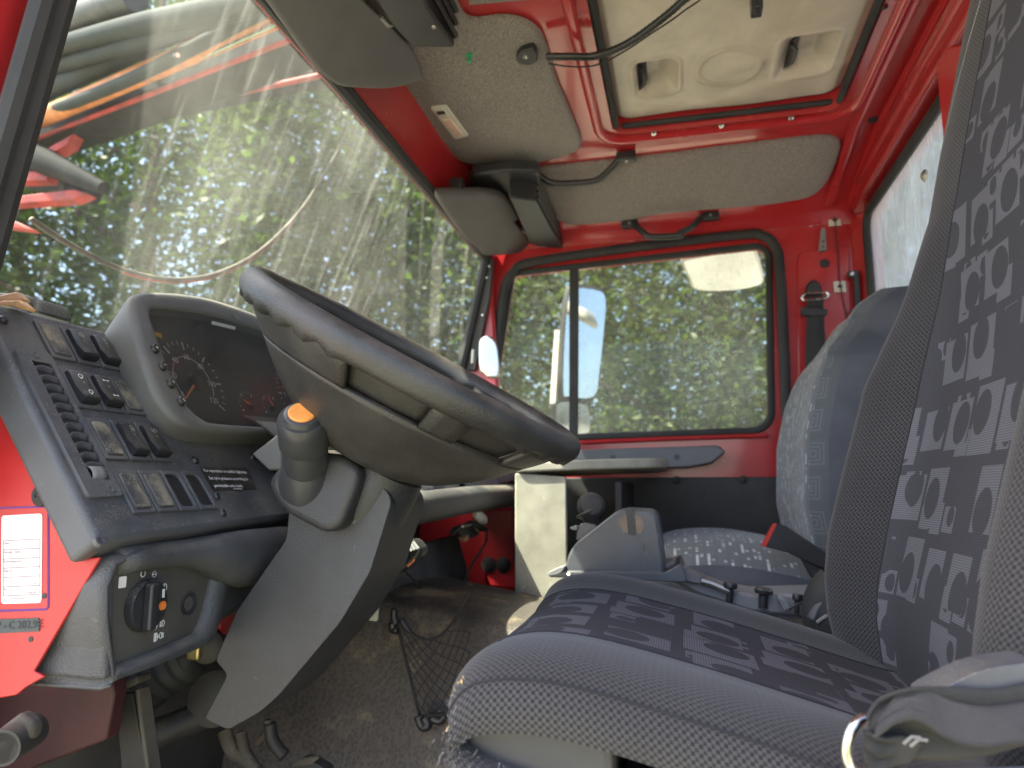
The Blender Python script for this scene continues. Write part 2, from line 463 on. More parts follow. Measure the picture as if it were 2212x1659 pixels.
def mat_pass():
    m, nt, bs = new_mat('striped_blue_grey_cloth'); uv = uvn(nt); x, y, _ = sep(nt, uv)
    st = x * (1 / .021); row = st.floor(); lx = st.fract()
    dash = noise(nt, comb(nt, row * 7.3, y * 34.0, 0.0), 1.0, 2).ramp(.52, .58) * (lx > .18) * (lx < .42)
    d2 = noise(nt, comb(nt, row * 3.1, y * 60.0, 5.0), 1.0, 2).ramp(.57, .62) * (lx > .55) * (lx < .82) * ((y * 300).fract() > .35)
    gr = (lx - .97).abs() < .05
    weave = noise(nt, uv, 700, 2)
    c = mixc(nt, weave.ramp(.3, .7), (.100, .110, .118), (.150, .160, .167))
    c = mixc(nt, gr * .6, c, (.09, .11, .135)); c = mixc(nt, dash.max(d2) * .95, c, (.50, .52, .53))
    nt.links.new(c, bs.inputs['Base Color']); bs.inputs['Roughness'].default_value = .9; bs.inputs['Specular IOR Level'].default_value = .15
    bs.inputs['Sheen Weight'].default_value = .3
    bump(nt, bs, weave, .3, .0008); return m
M['pass'] = mat_pass()
def mat_passedge():
    m, nt, bs = new_mat('blue_grey_cloth_with_squares'); uv = uvn(nt); x, y, _ = sep(nt, uv)
    b = y * (1 / .062); ly = b.fract() - .5; lx = x * (1 / .062)
    r = white(nt, comb(nt, b.floor(), 0.0, 0.0)); sx = lx - (Nd(nt, r.outputs['Value']) * .3 + .45)
    ch = sx.abs().max(ly.abs()); rings = ((ch * 9.0).fract() > .55) * (ch < .40) * (ch > .04)
    weave = noise(nt, uv, 700, 2)
    c = mixc(nt, weave.ramp(.3, .7), (.085, .093, .10), (.125, .133, .14)); c = mixc(nt, rings * .12, c, (.42, .43, .45))
    nt.links.new(c, bs.inputs['Base Color']); bs.inputs['Roughness'].default_value = .9; bs.inputs['Specular IOR Level'].default_value = .15
    return m
M['passedge'] = mat_passedge()
M['passside'] = plastic('slate_side_cloth', (.085, .09, .105), .85, .12, grain=.4, gs=900, spec=.2)
def mat_hatch():
    m, nt, bs = new_mat('scuffed_beige_hatch'); p = pos(nt)
    a = noise(nt, p, 5, 6, .65, .5); b = noise(nt, p, 40, 4, .6, 1.2, sc=(1, 5, 1))
    c = mixc(nt, a.ramp(.35, .7), (.40, .34, .275), (.55, .475, .39)); c = mixc(nt, b.ramp(.62, .8) * .5, c, (.62, .57, .5))
    nt.links.new(c, bs.inputs['Base Color']); bs.inputs['Roughness'].default_value = .35
    out = nt.nodes['Material Output']; t2 = nt.nodes.new('ShaderNodeBsdfTranslucent'); nt.links.new(c, t2.inputs[0]); ms = nt.nodes.new('ShaderNodeMixShader'); ms.inputs[0].default_value = .012
    nt.links.new(bs.outputs[0], ms.inputs[1]); nt.links.new(t2.outputs[0], ms.inputs[2]); nt.links.new(ms.outputs[0], out.inputs[0])
    return m
M['hatch'] = mat_hatch()
M['windshield'] = glass_mat('dirty_windshield', (.80, .86, .82), dirt=.10, streak=.11, film=.035, refl=.03, sc=(.3, 4.5, .45), dirtcol=(.62, .64, .58))
M['sideglass'] = glass_mat('dusty_side_glass', (.86, .90, .86), dirt=.12, streak=.14, film=.045, spots=.5, refl=.03, sc=(9, 1, 2), dirtcol=(.66, .66, .58))
M['rearglass'] = glass_mat('grimy_rear_glass', (.85, .88, .88), dirt=.25, streak=.4, film=.26, refl=.05, sc=(1, 5, .5), dirtcol=(.74, .80, .86))
M['instglass'] = glass_mat('instrument_glass', (.85, .86, .86), dirt=.04, streak=.03, film=.045, refl=.012)
# ================================================================ ground outside
g = MB(); g.box((0, 0, -.05), (900, 900, .1))
def mat_ground():
    m, nt, bs = new_mat('gravel_yard'); p = pos(nt)
    c = mixc(nt, noise(nt, p, 2.2, 6, .7).ramp(.3, .7), (.30, .27, .22), (.44, .40, .33)); c = mixc(nt, noise(nt, p, .16, 4).ramp(.5, .62), c, (.10, .13, .05))
    nt.links.new(c, bs.inputs['Base Color']); bs.inputs['Roughness'].default_value = .95
    bump(nt, bs, noise(nt, p, 30, 3), .6, .02); return m
struct(g.build('ground', mat_ground(), sharp=0))

# ================================================================ cab shell
YN, YD = .43, 1.95            # near door line, passenger side wall
XW, ZW = -.54, 2.67           # windscreen top edge
ZR, XR = 2.80, .50            # roof lining height, rear wall
# --- roof: flat red skin with the hatch hole, then the curved flank towards the passenger door
hx0, hx1, hy0, hy1 = -.128, .352, .78, 1.518
hole = rpoly([(hx0, hy0, ZR), (hx1, hy0, ZR), (hx1, hy1, ZR), (hx0, hy1, ZR)], .05)
roof = MB()
roof.ring([(-.49, YN, ZR), (XR, YN, ZR), (XR, 1.60, ZR), (-.49, 1.60, ZR)], hole, (0, 0, .03))
prof = [(1.60, ZR), (1.68, 2.793), (1.78, 2.775), (1.88, 2.748), (1.925, 2.728), (1.948, 2.70)]
roof.grid([[(x, y, z) for y, z in prof] for x in (-.49, -.1, .25, XR)])
roof.grid([[(x, y, z + .03) for y, z in prof] for x in (-.49, XR)])
roof = struct(roof.build('cab_roof', M['red'], sharp=30))
# raised beads pressed into the roof round the hatch
hb = MB(); lip = rpoly([(hx0 - .03, hy0 - .03, ZR - .004), (hx1 + .03, hy0 - .03, ZR - .004), (hx1 + .03, hy1 + .028, ZR - .004), (hx0 - .03, hy1 + .028, ZR - .004)], .07, 8)
hb.tube(lip, .011, 10, closed=True, flat=.9, up=(0, 0, 1)); hb.build('hatch_lip', M['red'], roof)
hl = MB(); inn = rpoly([(hx0 + .002, hy0, ZR - .0), (hx1 - .002, hy0, ZR), (hx1 - .002, hy1 - .002, ZR), (hx0 + .002, hy1 - .002, ZR)], .05, 6)
hl.grid([[p + A3(0, 0, dz) for p in inn] for dz in (-.006, .02, .045)], cv=True); hl.build('hatch_rim', M['red'], roof)
for x in (.395, .455):
    b = MB(); b.tube([(x, YN + .02, ZR - .002), (x, 1.60, ZR - .002), (x, 1.78, 2.773), (x, 1.90, 2.738)], .013 if x < .43 else .018, 8, flat=.8, up=(0, 0, 1))
    b.build('pressed_bead', M['red'], roof)
# header above the windscreen
hd = MB(); hd.grid([[(x, y, z) for x, z in ((-.49, ZR), (-.515, 2.775), (-.53, 2.73), (-.535, 2.69), (-.55, 2.665))] for y in (YN, 1.0, 1.6, 1.93)])
struct(hd.build('windscreen_header', M['red'], sharp=0, solid=.004))

# --- passenger side wall with the door aperture
ap = [(1050, 1060), (1066, 850), (1082, 690), (1092, 622), (1112, 588), (1150, 568), (1370, 536), (1600, 509), (1645, 511), (1672, 532), (1684, 590), (1697, 860), (1702, 1000), (1704, 1060)]
ap3 = [at(u, v, Y=YD) for u, v in ap]
ap3 = ap3 + [A3(ap3[-1][0], YD, 1.42), A3(ap3[0][0] + .0, YD, 1.42)]
wall = MB()
wall.ring([(-.83, YD, 1.30), (XR, YD, 1.30), (XR, YD, 2.70), (-.545, YD, 2.70), (-.60, YD, 2.40), (-.665, YD, 2.14), (-.83, YD, 2.10)], ap3, (0, .02, 0))
wall = struct(wall.build('cab_side_wall', M['red'], sharp=30))
sl_ = MB(); sl_.tube(spline([p + A3(0, -.008, 0) for p in ap3[:14]], 5), .0135, 10, flat=.75, up=(0, 1, 0)); sl_.build('door_seal', M['blackmatt'], wall)
# B pillar cover panel with its shallow step
bp = MB(); bp.prism(rpoly(ats(fU, [(1722, 565), (1728, 545), (1835, 530), (1838, 960), (1726, 985)], Y=YD - .004), .01), (0, .004, 0)); bp.build('pillar_panel', M['red'], wall, bevel=.002)
for nm, (u, v), r in (('hole_plug', (1781, 569), .0125), ('hole_plug', (1574, 457), .0095), ('hole_plug', (1380, 460), .008)):
    q = MB(); q.lathe(at(u, v, Y=YD - .003 if u > 1700 else YD - .01), (0, -1, 0), [(r * 1.0, -.003), (r, .001), (r * .85, .003), (0.0005, .003)], 20); q.build(nm, M['black'], wall)

# --- rear wall with window
XRW = .482
rw = MB()
rin = rpoly([(XRW, 1.905, 1.95), (XRW, .62, 1.95), (XRW, .62, 2.70), (XRW, 1.905, 2.70)], .05, 6)
rw.ring([(XRW, YD + .02, 1.30), (XRW, YN, 1.30), (XRW, YN, 2.83), (XRW, YD + .02, 2.83)], rin, (.03, 0, 0))
rw = struct(rw.build('cab_rear_wall', M['red'], sharp=30))
# corner post between side wall and rear wall, two pressed ribs up to the roof
cp = MB(); cp.prism([(XRW + .004, YD, 1.4), (.448, YD, 1.4), (XRW + .004, YD - .030, 1.4)], (0, 0, 1.32)); cp.build('corner_post', M['red'], rw, bevel=.006)
rb = MB(); rb.box((.468, 1.19, 2.742), (.045, 1.5, .05)); rb.build('rear_roof_rail', M['red'], rw, bevel=.008)
rb = MB(); rb.box((.474, 1.19, 2.765), (.07, 1.5, .03)); rb.build('rear_roof_rail', M['red'], rw, bevel=.008)

# rear window
win = empty('rear_window', (XRW, 1.26, 1.95), 'grimy rear cab window in black rubber behind the driver seat', 'window')
wp_ = MB(); wp_.prism([p + A3(.004, 0, 0) for p in rpoly([(XRW, 1.915, 1.94), (XRW, .61, 1.94), (XRW, .61, 2.71), (XRW, 1.915, 2.71)], .05, 5)], (.004, 0, 0)); wp_.build('pane', M['rearglass'], win)
ws_ = MB(); ws_.tube([p + A3(-.003, 0, 0) for p in rpoly([(XRW, 1.905, 1.95), (XRW, .62, 1.95), (XRW, .62, 2.70), (XRW, 1.905, 2.70)], .05, 8)], .011, 8, closed=True); ws_.build('seal', M['blackmatt'], win)
cl = MB(); q = at(2000, 379, X=XRW - .006); cl.lathe(q, (-1, 0, 0), [(.011, 0), (.012, .003), (.006, .008), (.001, .009)], 14); cl.build('window_bolt', M['dullmetal'], win)
# red gusset plate behind the driver seat
gu = MB(); gu.prism(ats(fC, [(1610, 400), (1690, 270), (1860, 250), (1850, 900), (1660, 900)], X=.42), (.045, 0, 0))
tag(gu.build('gusset_plate', M['red_matt'], bevel=.004), 'red steel gusset rising behind the driver headrest', 'bracket')

# --- windscreen
def ws_pt(y, z):
    t = (ZW - z) / .55
    return A3(XW - .21 * (ZW - z) - .10 * t * max(0, 1 - ((y - 1.22) / .70) ** 2), y, z)
wsc = empty('windscreen', (XW - .1, 1.2, 2.12), 'large dirty windscreen with wiped streaks, left of the cab', 'windscreen')
G = [[ws_pt(y, z) for z in np.linspace(2.06, 2.675, 14)] for y in np.linspace(.50, 1.925, 30)]
wg = MB(); wg.grid(G); wg.build('pane', M['windshield'], wsc, sharp=0, fix=False)
se = MB(); se.tube([ws_pt(y, 2.668) + A3(.008, 0, 0) for y in np.linspace(.50, 1.92, 20)], .013, 8); se.build('top_seal', M['blackmatt'], wsc)
se = MB(); se.tube([ws_pt(1.905, z) + A3(.008, 0, 0) for z in np.linspace(2.06, 2.67, 12)], .014, 8); se.build('side_seal', M['blackmatt'], wsc)
se = MB(); se.tube([ws_pt(.512, z) + A3(.004, 0, 0) for z in np.linspace(2.06, 2.70, 12)], .016, 8, flat=.6, up=(0, 1, 0)); se.build('side_seal', M['blackmatt'], wsc)
for k, dy in enumerate((-.006, -.026)):
    se = MB(); se.tube([ws_pt(.50 + dy, z) + A3(.028 + k * .006, 0, 0) for z in np.linspace(2.03, 2.75, 12)], .011, 8); se.build('door_seal', M['blackmatt'], wsc)
# --- pillars
pn = MB(); pn.prism([A3(XW - .21 * (ZW - z) + dx, .505, z) for z, dx in ((2.75, .0), (1.98, .0), (1.98, -.16), (2.75, -.16))], (0, -.06, 0))
struct(pn.build('front_pillar', M['red'], bevel=.012))
pn2 = MB(); pn2.prism(ats(fU, [(30, -40), (60, 20), (-120, 560), (-300, 560), (-120, -60)], Y=.452), (0, -.03, 0))
pf = MB(); pf.prism([ws_pt(1.92, 2.70) + A3(.0, 0, 0), ws_pt(1.92, 2.06) + A3(.0, 0, 0), A3(-.48, 1.92, 1.98), A3(-.50, 1.92, 2.30), A3(-.515, 1.92, 2.55), A3(-.515, 1.92, 2.70)], (0, .03, 0))
pf = struct(pf.build('front_pillar', M['red'], bevel=.008))
pc = MB(); pc.prism(ats(fU, [(1040, 556), (1066, 560), (1058, 640), (1026, 800), (1000, 800), (1020, 680)], Y=1.905), (0, .014, 0)); pc.build('pillar_cover', M['trim'], pf, bevel=.002)
for u, v in ((1057, 575), (1052, 600), (1043, 681), (1021, 770)):
    q = MB(); q.lathe(at(u, v, Y=1.904), (0, -1, 0), [(.0035, 0), (.003, .003), (.0005, .004)], 10); q.build('screw', M['metal'], pf)
# near side: sill and door frame the camera looks over
ns = MB(); ns.box((.62, YN + .02, 2.06), (.22, .06, 1.5)); struct(ns.build('door_pillar', M['red'], bevel=.01))
ns = MB(); ns.box((0, YN - .01, 2.79), (1.1, .05, .10)); struct(ns.build('door_header', M['red'], bevel=.012))

# --- floor, toe board, tunnel
fl = MB(); fl.grid([[(x, y, 1.40) for y in np.linspace(.40, 1.97, 4)] for x in (-.80, -.2, .52)])
fl.grid([[(-.80 - .0, y, z) for z in (1.40, 2.05)] for y in (.40, 1.97)])
struct(fl.build('cab_floor', M['floor'], sharp=30, solid=.006))
tn = MB()
sec = [(1.03, 1.40), (1.045, 1.52), (1.075, 1.66), (1.11, 1.765), (1.16, 1.80), (1.36, 1.80), (1.42, 1.76), (1.45, 1.40)]
sec = [tuple(p) for p in spline([A3(0, a, b) for a, b in sec], 5)]
tn.grid([[(x, p[1] + oy, p[2] + oz) for p in sec] for x, oy, oz in ((-.80, .03, .02), (-.52, .03, .03), (-.38, .01, .01), (-.2, 0, -.02), (.48, 0, -.02))])
struct(tn.build('engine_tunnel', M['floor'], sharp=0, fix=True))
# red footwell panel below the passenger end of the dash, with rubber plugs
rp = MB(); rp.prism(ats(fQ, [(770, 560), (1090, 560), (1100, 1090), (1165, 1150), (1165, 1330), (870, 1290), (800, 1100)], Y=1.86), (0, .02, 0))
rp = struct(rp.build('footwell_panel', M['red_matt'], bevel=.003))
for x in (855, 995):
    q = MB(); q.lathe(at(*fQ(x, 1090), Y=1.859), (0, -1, 0), [(.021, -.002), (.02, .002), (.014, .005), (.001, .006)], 20); q.build('rubber_plug', M['blackmatt'], rp)

# ================================================================ roof hatch
ht = empty('roof_hatch', (.112, 1.15, ZR + .05), 'scuffed beige roof hatch with two recessed grips in the red roof', 'hatch')
ZH = ZR + .022
def rrect(px, py, c, s, r): # signed distance of a rounded box
    dx, dy = abs(px - c[0]) - s[0] + r, abs(py - c[1]) - s[1] + r
    return math.hypot(max(dx, 0), max(dy, 0)) + min(max(dx, dy), 0) - r
L1 = at(1417, 168, Z=ZH); L2 = at(1742, 120, Z=ZH); L3 = at(1574, 146, Z=ZH)
print('hatch', L1, L2, L3)
nx, ny = 120, 170; Gh = []
for i in range(nx):
    row = []; x = hx0 + .002 + (hx1 - hx0 - .004) * i / (nx - 1)
    for j in range(ny):
        y = hy0 + .002 + (hy1 - hy0 - .004) * j / (ny - 1); z = ZH
        for c, sx, sy in ((L1, .042, .062), (L2, .050, .068)):
            d = rrect(x, y, (c[0], c[1]), (sx, sy), .018)
            if d < 0: z += .042 * min(1, -d / .034) * (1 if x < c[0] - .012 else .8)
            elif d < .010: z -= .003 * math.sin(d / .010 * math.pi)
        d = math.hypot((x - L3[0]), (y - L3[1])) - .060
        if abs(d) < .008: z -= .0035 * math.cos(d / .008 * math.pi / 2)
        e = rrect(x, y, ((hx0 + hx1) / 2, (hy0 + hy1) / 2), ((hx1 - hx0) / 2 - .002, (hy1 - hy0) / 2 - .002), .045)
        z += .012 * max(0, 1 + min(e, 0) / .02)
        if e > -.0001: z += .01
        z += .0015 * math.sin(x * 23 + y * 9)
        row.append((x, y, z))
    Gh.append(row)
hp = MB(); hp.grid(Gh); hp.build('hatch_panel', M['hatch'], ht, sharp=0)
for c in (L1, L2):
    q = MB(); q.prism(rpoly([(c[0] - .036, c[1] - .045, ZH + .004), (c[0] - .017, c[1] - .045, ZH + .014), (c[0] - .017, c[1] + .03, ZH + .014), (c[0] - .036, c[1] + .05, ZH + .004)], .008), (0, 0, .004)); q.build('grip_slot', M['black'], ht)
    q = MB(); q.tube([(c[0] - .030, c[1] - .04, ZH + .002), (c[0] - .022, c[1] - .025, ZH - .001), (c[0] - .024, c[1] + .015, ZH - .001), (c[0] - .031, c[1] + .03, ZH + .002)], .004, 8); q.build('grip_latch', M['black'], ht)
for x in (hx0, hx1):
    q = MB(); q.tube([(x + (.007 if x < 0 else -.007), y, ZR + .006) for y in np.linspace(hy0 + .02, hy1 - .02, 8)], .009, 8); q.build('rubber_seal', M['blackmatt'], ht)
q = MB(); q.tube([(x, hy1 - .006, ZR + .012) for x in np.linspace(hx0 + .02, hx1 - .02, 8)], .007, 8); q.build('rubber_seal', M['blackmatt'], ht)
c = at(1634, 10, Z=ZR + .01); q = MB(); q.box(c, (.018, .03, .03)); q.box(c + A3(0, -.012, -.01), (.012, .02, .02)); q.build('hatch_latch', M['black'], ht, bevel=.002)
for u, v in ((1412, 289), (1558, 272), (1709, 256)):
    q = MB(); q.lathe(at(u, v, Z=ZR - .004), (0, 0, -1), [(.0065, -.004), (.0065, .001), (.004, .004), (.0005, .0045)], 14); q.build('screw', M['metal'], roof)
for u, v, r in ((1888, 259, .013), (1910, 16, .006), (1925, 217, .004), (1816, 347, .004)):
    q = MB(); q.lathe(at(u, v, Z=ZR - .001), (0, 0, -1), [(r, -.003), (r, .001), (r * .6, .002), (.0005, .001)], 16); q.build('hole_plug', M['blackmatt'], roof)

# ================================================================ headlining
def pad_panel(name, poly, nvec, th, mat, label, dome=.006):
    """upholstered board: rounded outline, domed towards the cab"""
    P = np.array(rpoly(poly, .03, 6)); c = P.mean(0); nvec = nrm(nvec); mb = MB(); rings = []
    for f, h in ((1.0, th), (1.0, .004), (.985, .0), (.95, -.002), (.8, -.6 * dome), (.5, -dome)):
        rings.append([c + (p - c) * f + nvec * h for p in P])
    n = len(P); mb.grid(rings, cv=True); k = len(mb.V); mb.V.append(tuple(c - nvec * dome)); b = (len(rings) - 1) * n
    mb.F += [(b + i, b + (i + 1) % n, k) for i in range(n)]
    return tag(mb.build(name, mat, sharp=50), label, 'headliner')
zf = ZR - .012
front_out = ats(fB, [(870, 142), (1080, 108), (1215, 130), (1310, 200), (1350, 300), (1400, 480), (1470, 640), (1556, 850), (1535, 900), (1330, 965), (1100, 992), (900, 985), (800, 945), (655, 860), (425, 540), (330, 370)], Z=zf)
fo = front_out + [A3(-.47, .60, zf), A3(-.345, .60, zf)]
pad_panel('headliner_panel', fo, (0, 0, 1), .010, M['felt'], 'grey felt headlining panel carrying the dome light, ahead of the hatch')
spn = nrm((0, .055, .25)); spl = (A3(0, 1.63, ZR - .010), spn)
side_out = ats(fB, [(1295, 1000), (2133, 910)], pl=spl) + ats(fC, [(300, 880), (900, 808), (1015, 812), (1052, 862), (1010, 1000), (955, 1105), (880, 1172), (650, 1212), (0, 1266)], pl=spl) + ats(fB, [(1800, 1310), (1480, 1338), (1380, 1300), (1050, 1130), (900, 1040)], pl=spl)
pad_panel('headliner_panel', side_out, spn, .010, M['felt'], 'long grey felt headlining panel above the passenger door')
ft = MB(); ft.prism(ats(fB, [(880, -40), (1330, -60), (1330, -10), (885, 30)], Z=zf), (0, 0, .01)); tag(ft.build('headliner_panel', M['felt']), 'sliver of grey felt lining at the top edge of the photo', 'headliner')

# dome light
dl = empty('dome_light', at(*fB(765, 728), Z=zf), 'slim cream dome light on the front headlining panel', 'lamp')
dpl = dict(Z=zf - .009)
q = MB(); q.prism(rpoly(ats(fB, [(650, 640), (750, 628), (882, 808), (800, 828)], **dpl), .006), (0, 0, .012)); q.build('lamp_frame', M['cream'], dl, bevel=.002)
q = MB(); q.prism(rpoly(ats(fB, [(725, 715), (778, 712), (850, 805), (806, 815)], Z=zf - .012), .003), (0, 0, .006)); q.build('lens', M['creamlens'], dl, bevel=.002)
q = MB(); q.prism(rpoly(ats(fB, [(672, 655), (735, 650), (765, 692), (708, 700)], Z=zf - .011), .003), (0, 0, .004)); q.build('rocker', M['cream'], dl, bevel=.001)
q = MB(); q.prism(ats(fB, [(690, 664), (735, 660), (745, 676), (700, 682)], Z=zf - .0125), (0, 0, .003)); q.build('rocker_mark', M['black'], dl)
# green push pin
q = MB(); c = at(*fB(885, 325), Z=zf - .006); q.lathe(c, (0, 0, -1), [(.006, -.003), (.006, .002), (.0035, .004), (.003, .012), (.0045, .014), (.0005, .015)], 12)
tag(q.build('push_pin', M['green']), 'small green plastic pin stuck in the felt headlining', 'pin')

# swan-neck lamp lead with bracket
sw = empty('swan_neck_lead', at(1161, 124, Z=zf), 'black corrugated swan-neck lead curving from the headlining across the hatch', 'cable')
path = [at(1180, 122, Z=zf - .018), at(1230, 122, Z=zf - .022), at(1285, 121, Z=zf - .02), at(1345, 99, Z=zf - .02), at(1402, 62, Z=zf - .018), at(1469, 7, Z=zf - .016), at(1540, -70, Z=zf - .016), A3(.10, .80, zf - .02), A3(.06, .60, zf - .012), A3(-.10, .50, zf - .005)]
sp = spline(path, 14); rr = [.0060 + (.0010 if i % 2 else 0) for i in range(len(sp))]
q = MB(); q.tube(sp, rr, 10); q.build('conduit', M['black'], sw, sharp=0)
q = MB(); q.tube(spline([p + A3(.003, .01, -.008 - .006 * math.sin(i * 1.3)) for i, p in enumerate(path)], 8), .0016, 6); q.build('wire', M['black'], sw)
c = at(*fB(1235, 335), Z=zf - .010); q = MB(); q.prism(rpoly(ats(fB, [(1160, 345), (1195, 305), (1265, 288), (1290, 320), (1290, 370), (1235, 392), (1175, 378)], Z=zf - .016), .006), (0, 0, .018)); q.build('bracket', M['black'], sw, bevel=.003)
q = MB(); q.lathe(at(*fB(1217, 336), Z=zf - .016), (0, 0, -1), [(.005, 0), (.0045, .002), (.0005, .003)], 12); q.build('screw', M['metal'], sw)

# ================================================================ overhead boxes and visors
vpl_n = nrm(np.cross(A3(.10, 0, .066), A3(0, 1, 0))); vpl = (A3(-.52, 1, 2.640), vpl_n)
def visor(poly, label, pinpt):
    v = empty('sun_visor', np.mean(poly, 0), label, 'sun visor', 'sun visors')
    P = np.array(poly); c = P.mean(0); up = vpl_n if vpl_n[2] > 0 else -vpl_n; mb = MB()
    rings = [[c + (p - c) * f + up * h for p in P] for f, h in ((.90, .026), (.975, .023), (1.0, .014), (1.0, .010), (.975, .002), (.90, .0))]
    mb.grid(rings, cv=True); n = len(P); mb.F += [tuple(range(n)), tuple(range(5 * n, 6 * n))[::-1]]
    mb.build('visor_board', M['visor'], v, sharp=60)
    q = MB(); a = pinpt; q.tube([a + A3(-.004, -.02, .004), a + A3(0, 0, .004), a + A3(.01, .01, .012), a + A3(.012, .012, .05)], .005, 8); q.build('hinge_pin', M['dullmetal'], v)
    return v
vl = ats(fB, [(-20, 420), (100, 510), (250, 530), (430, 530), (590, 492), (618, 455), (560, 300), (440, 170), (310, 60), (150, -110)], pl=vpl)
vl = spline(vl, 3) + [A3(-.40, .56, 2.72), A3(-.505, .56, 2.65)]
visor(vl, 'large grey-brown sun visor over the driver, at the top of the windscreen', at(*fB(400, 160), pl=(A3(-.52, 1, 2.64), vpl_n)))
vr = ats(fB, [(700, 1172), (740, 1150), (1050, 1150), (1130, 1200), (1182, 1300), (1160, 1322), (1290, 1478), (1230, 1502), (1000, 1520), (950, 1490), (850, 1400), (720, 1222)], pl=vpl)
visor(spline(vr, 3, True), 'grey-brown sun visor over the passenger end of the windscreen', at(*fB(1215, 1385), pl=vpl))
def overhead(poly, zt, label):
    b = empty('overhead_box', np.mean(poly, 0), label, 'overhead box', 'overhead boxes')
    q = MB(); P = [np.array(p) for p in poly]; q.prism(P, (0, 0, zt - P[0][2])); q.build('box_shell', M['black'], b, bevel=.004)
    return b, P
zb = 2.705
ob, P = overhead(ats(fB, [(440, 170), (550, 285), (800, 285), (640, 45)], Z=zb) + [A3(-.30, .62, zb), A3(-.42, .62, zb)], ZR - .012, 'black overhead radio box behind the driver visor')
e0, e1 = at(*fB(640, 45), Z=zb), at(*fB(800, 285), Z=zb)
for k in range(3):
    q = MB(); dz = .018 + .022 * k; q.tube([A3(e0[0] + .003, .63, zb + dz), A3(e1[0] + .003, e1[1] - .004, zb + dz)], .0045, 6); q.build('face_rib', M['black'], ob)
q = MB(); q.lathe(at(*fB(675, 160), Z=zb), (0, 0, -1), [(.004, 0), (.003, .002), (.0005, .002)], 10); q.build('screw', M['dullmetal'], ob)
zb2 = 2.69
ob, P = overhead(ats(fB, [(1120, 1170), (1280, 1190), (1440, 1475), (1290, 1462), (1240, 1440)], Z=zb2), 2.762, 'black overhead box beside the passenger visor, under the felt panel')
e0, e1 = at(*fB(1280, 1190), Z=zb2), at(*fB(1440, 1475), Z=zb2)
for k in range(4):
    q = MB(); dz = .014 + .014 * k; q.tube([e0 + A3(.002, .01, dz), e0 + (e1 - e0) * .8 + A3(.002, 0, dz)], .0035, 6); q.build('face_rib', M['black'], ob)
q = MB(); q.prism(rpoly(ats(fB, [(885, 1080), (905, 1040), (1100, 1015), (1290, 1018), (1310, 1045), (1290, 1190), (1180, 1172), (880, 1150)], Z=2.735), .02), (0, 0, .03))
tag(q.build('speaker_housing', M['black'], bevel=.006), 'flat black speaker housing above the passenger visor', 'speaker')
q = MB(); q.box(at(*fB(815, 1105), Z=2.70), (.03, .035, .03)); tag(q.build('visor_clip', M['black'], bevel=.003), 'black visor clip on the windscreen header', 'clip')

# ================================================================ grab handles
def handle(pts, r, b0, b1, n, label):
    h = empty('grab_handle', (np.array(pts[0]) + np.array(pts[-1])) / 2, label, 'handle', 'grab handles')
    q = MB(); q.tube(spline(pts, 8), r, 10); q.build('bar', M['black'], h)
    for c in (b0, b1):
        q = MB(); q.box(c, (.045, .022 if n[1] else .024, .022)); q.build('mounting_foot', M['black'], h, bevel=.004)
        q = MB(); q.lathe(np.array(c) + np.array(n) * .011, n, [(.004, 0), (.003, .002), (.0005, .002)], 10); q.build('screw', M['dullmetal'], h)
    return h
zz = lambda u, v, h: at(u, v, pl=(A3(0, 1.63, ZR - .010 - h), spn))
handle([zz(*fB(1265, 1012), .012), zz(*fB(1310, 1045), .02), zz(*fB(1370, 1082), .032), zz(*fB(1480, 1086), .036), zz(*fB(1630, 1070), .034), zz(*fB(1700, 1020), .024), zz(*fB(1775, 940), .012)], .0078,
       zz(*fB(1215, 1005), .008), zz(*fB(1815, 930), .008), (0, 0, -1), 'black bent grab handle on the side headlining above the overhead box')
yy = lambda u, v, h: at(u, v, Y=YD - .050 - h)
handle([yy(*fB(1860, 1328), .005), yy(*fB(1915, 1375), .03), yy(*fB(1960, 1402), .035), yy(*fB(2133, 1396), .035), yy(*fC(90, 1383), .035), yy(*fC(165, 1345), .03), yy(*fC(225, 1285), .005)], .0088,
       yy(*fB(1835, 1330), .003), yy(*fC(275, 1282), .003), (0, -1, 0), 'black bent grab handle over the passenger door window')

# ================================================================ passenger door
door = empty('passenger_door', (-.1, YD + .01, 1.42), 'red passenger door with divided window and dark lower trim', 'door')
wo = ats(fU, [(1108, 592), (1640, 532), (1660, 548), (1666, 905), (1642, 930), (1056, 952), (1074, 800)], Y=YD + .012)
wo = rpoly(wo, [.02, .02, .03, .03, .03, .02, 0])
outer = [p + A3(0, .012, 0) for p in ap3]
mb = MB(); mb.ring(outer, wo, (0, .035, 0)); mb.build('door_skin', M['red'], door, sharp=30)
se = MB(); se.tube([p + A3(0, -.004, 0) for p in wo], .0095, 8, closed=True, flat=.8, up=(0, 1, 0)); se.build('window_seal', M['blackmatt'], door)
dv = MB(); dv.prism(ats(fU, [(1230, 572), (1249, 570), (1247, 946), (1229, 947)], Y=YD + .004), (0, .02, 0)); dv.build('window_divider', M['blackmatt'], door, bevel=.002)
pl_ = MB(); pl_.prism([p + A3(0, .022, 0) for p in wo], (0, .004, 0)); pl_.build('window_pane', M['sideglass'], door)
wl = MB(); wl.tube([A3(p[0], YD + .004, p[2]) for p in ats(fU, [(1100, 962), (1400, 949), (1660, 940)], Y=YD)], .006, 8); wl.build('waist_bead', M['red'], door)
tr_ = MB(); tr_.prism([A3(-.47, YD + .002, 2.036), A3(.235, YD + .002, 2.036), A3(.24, YD + .002, 1.45), A3(-.46, YD + .002, 1.45)], (0, .014, 0)); tr_.build('lower_trim', M['trim'], door, bevel=.003)
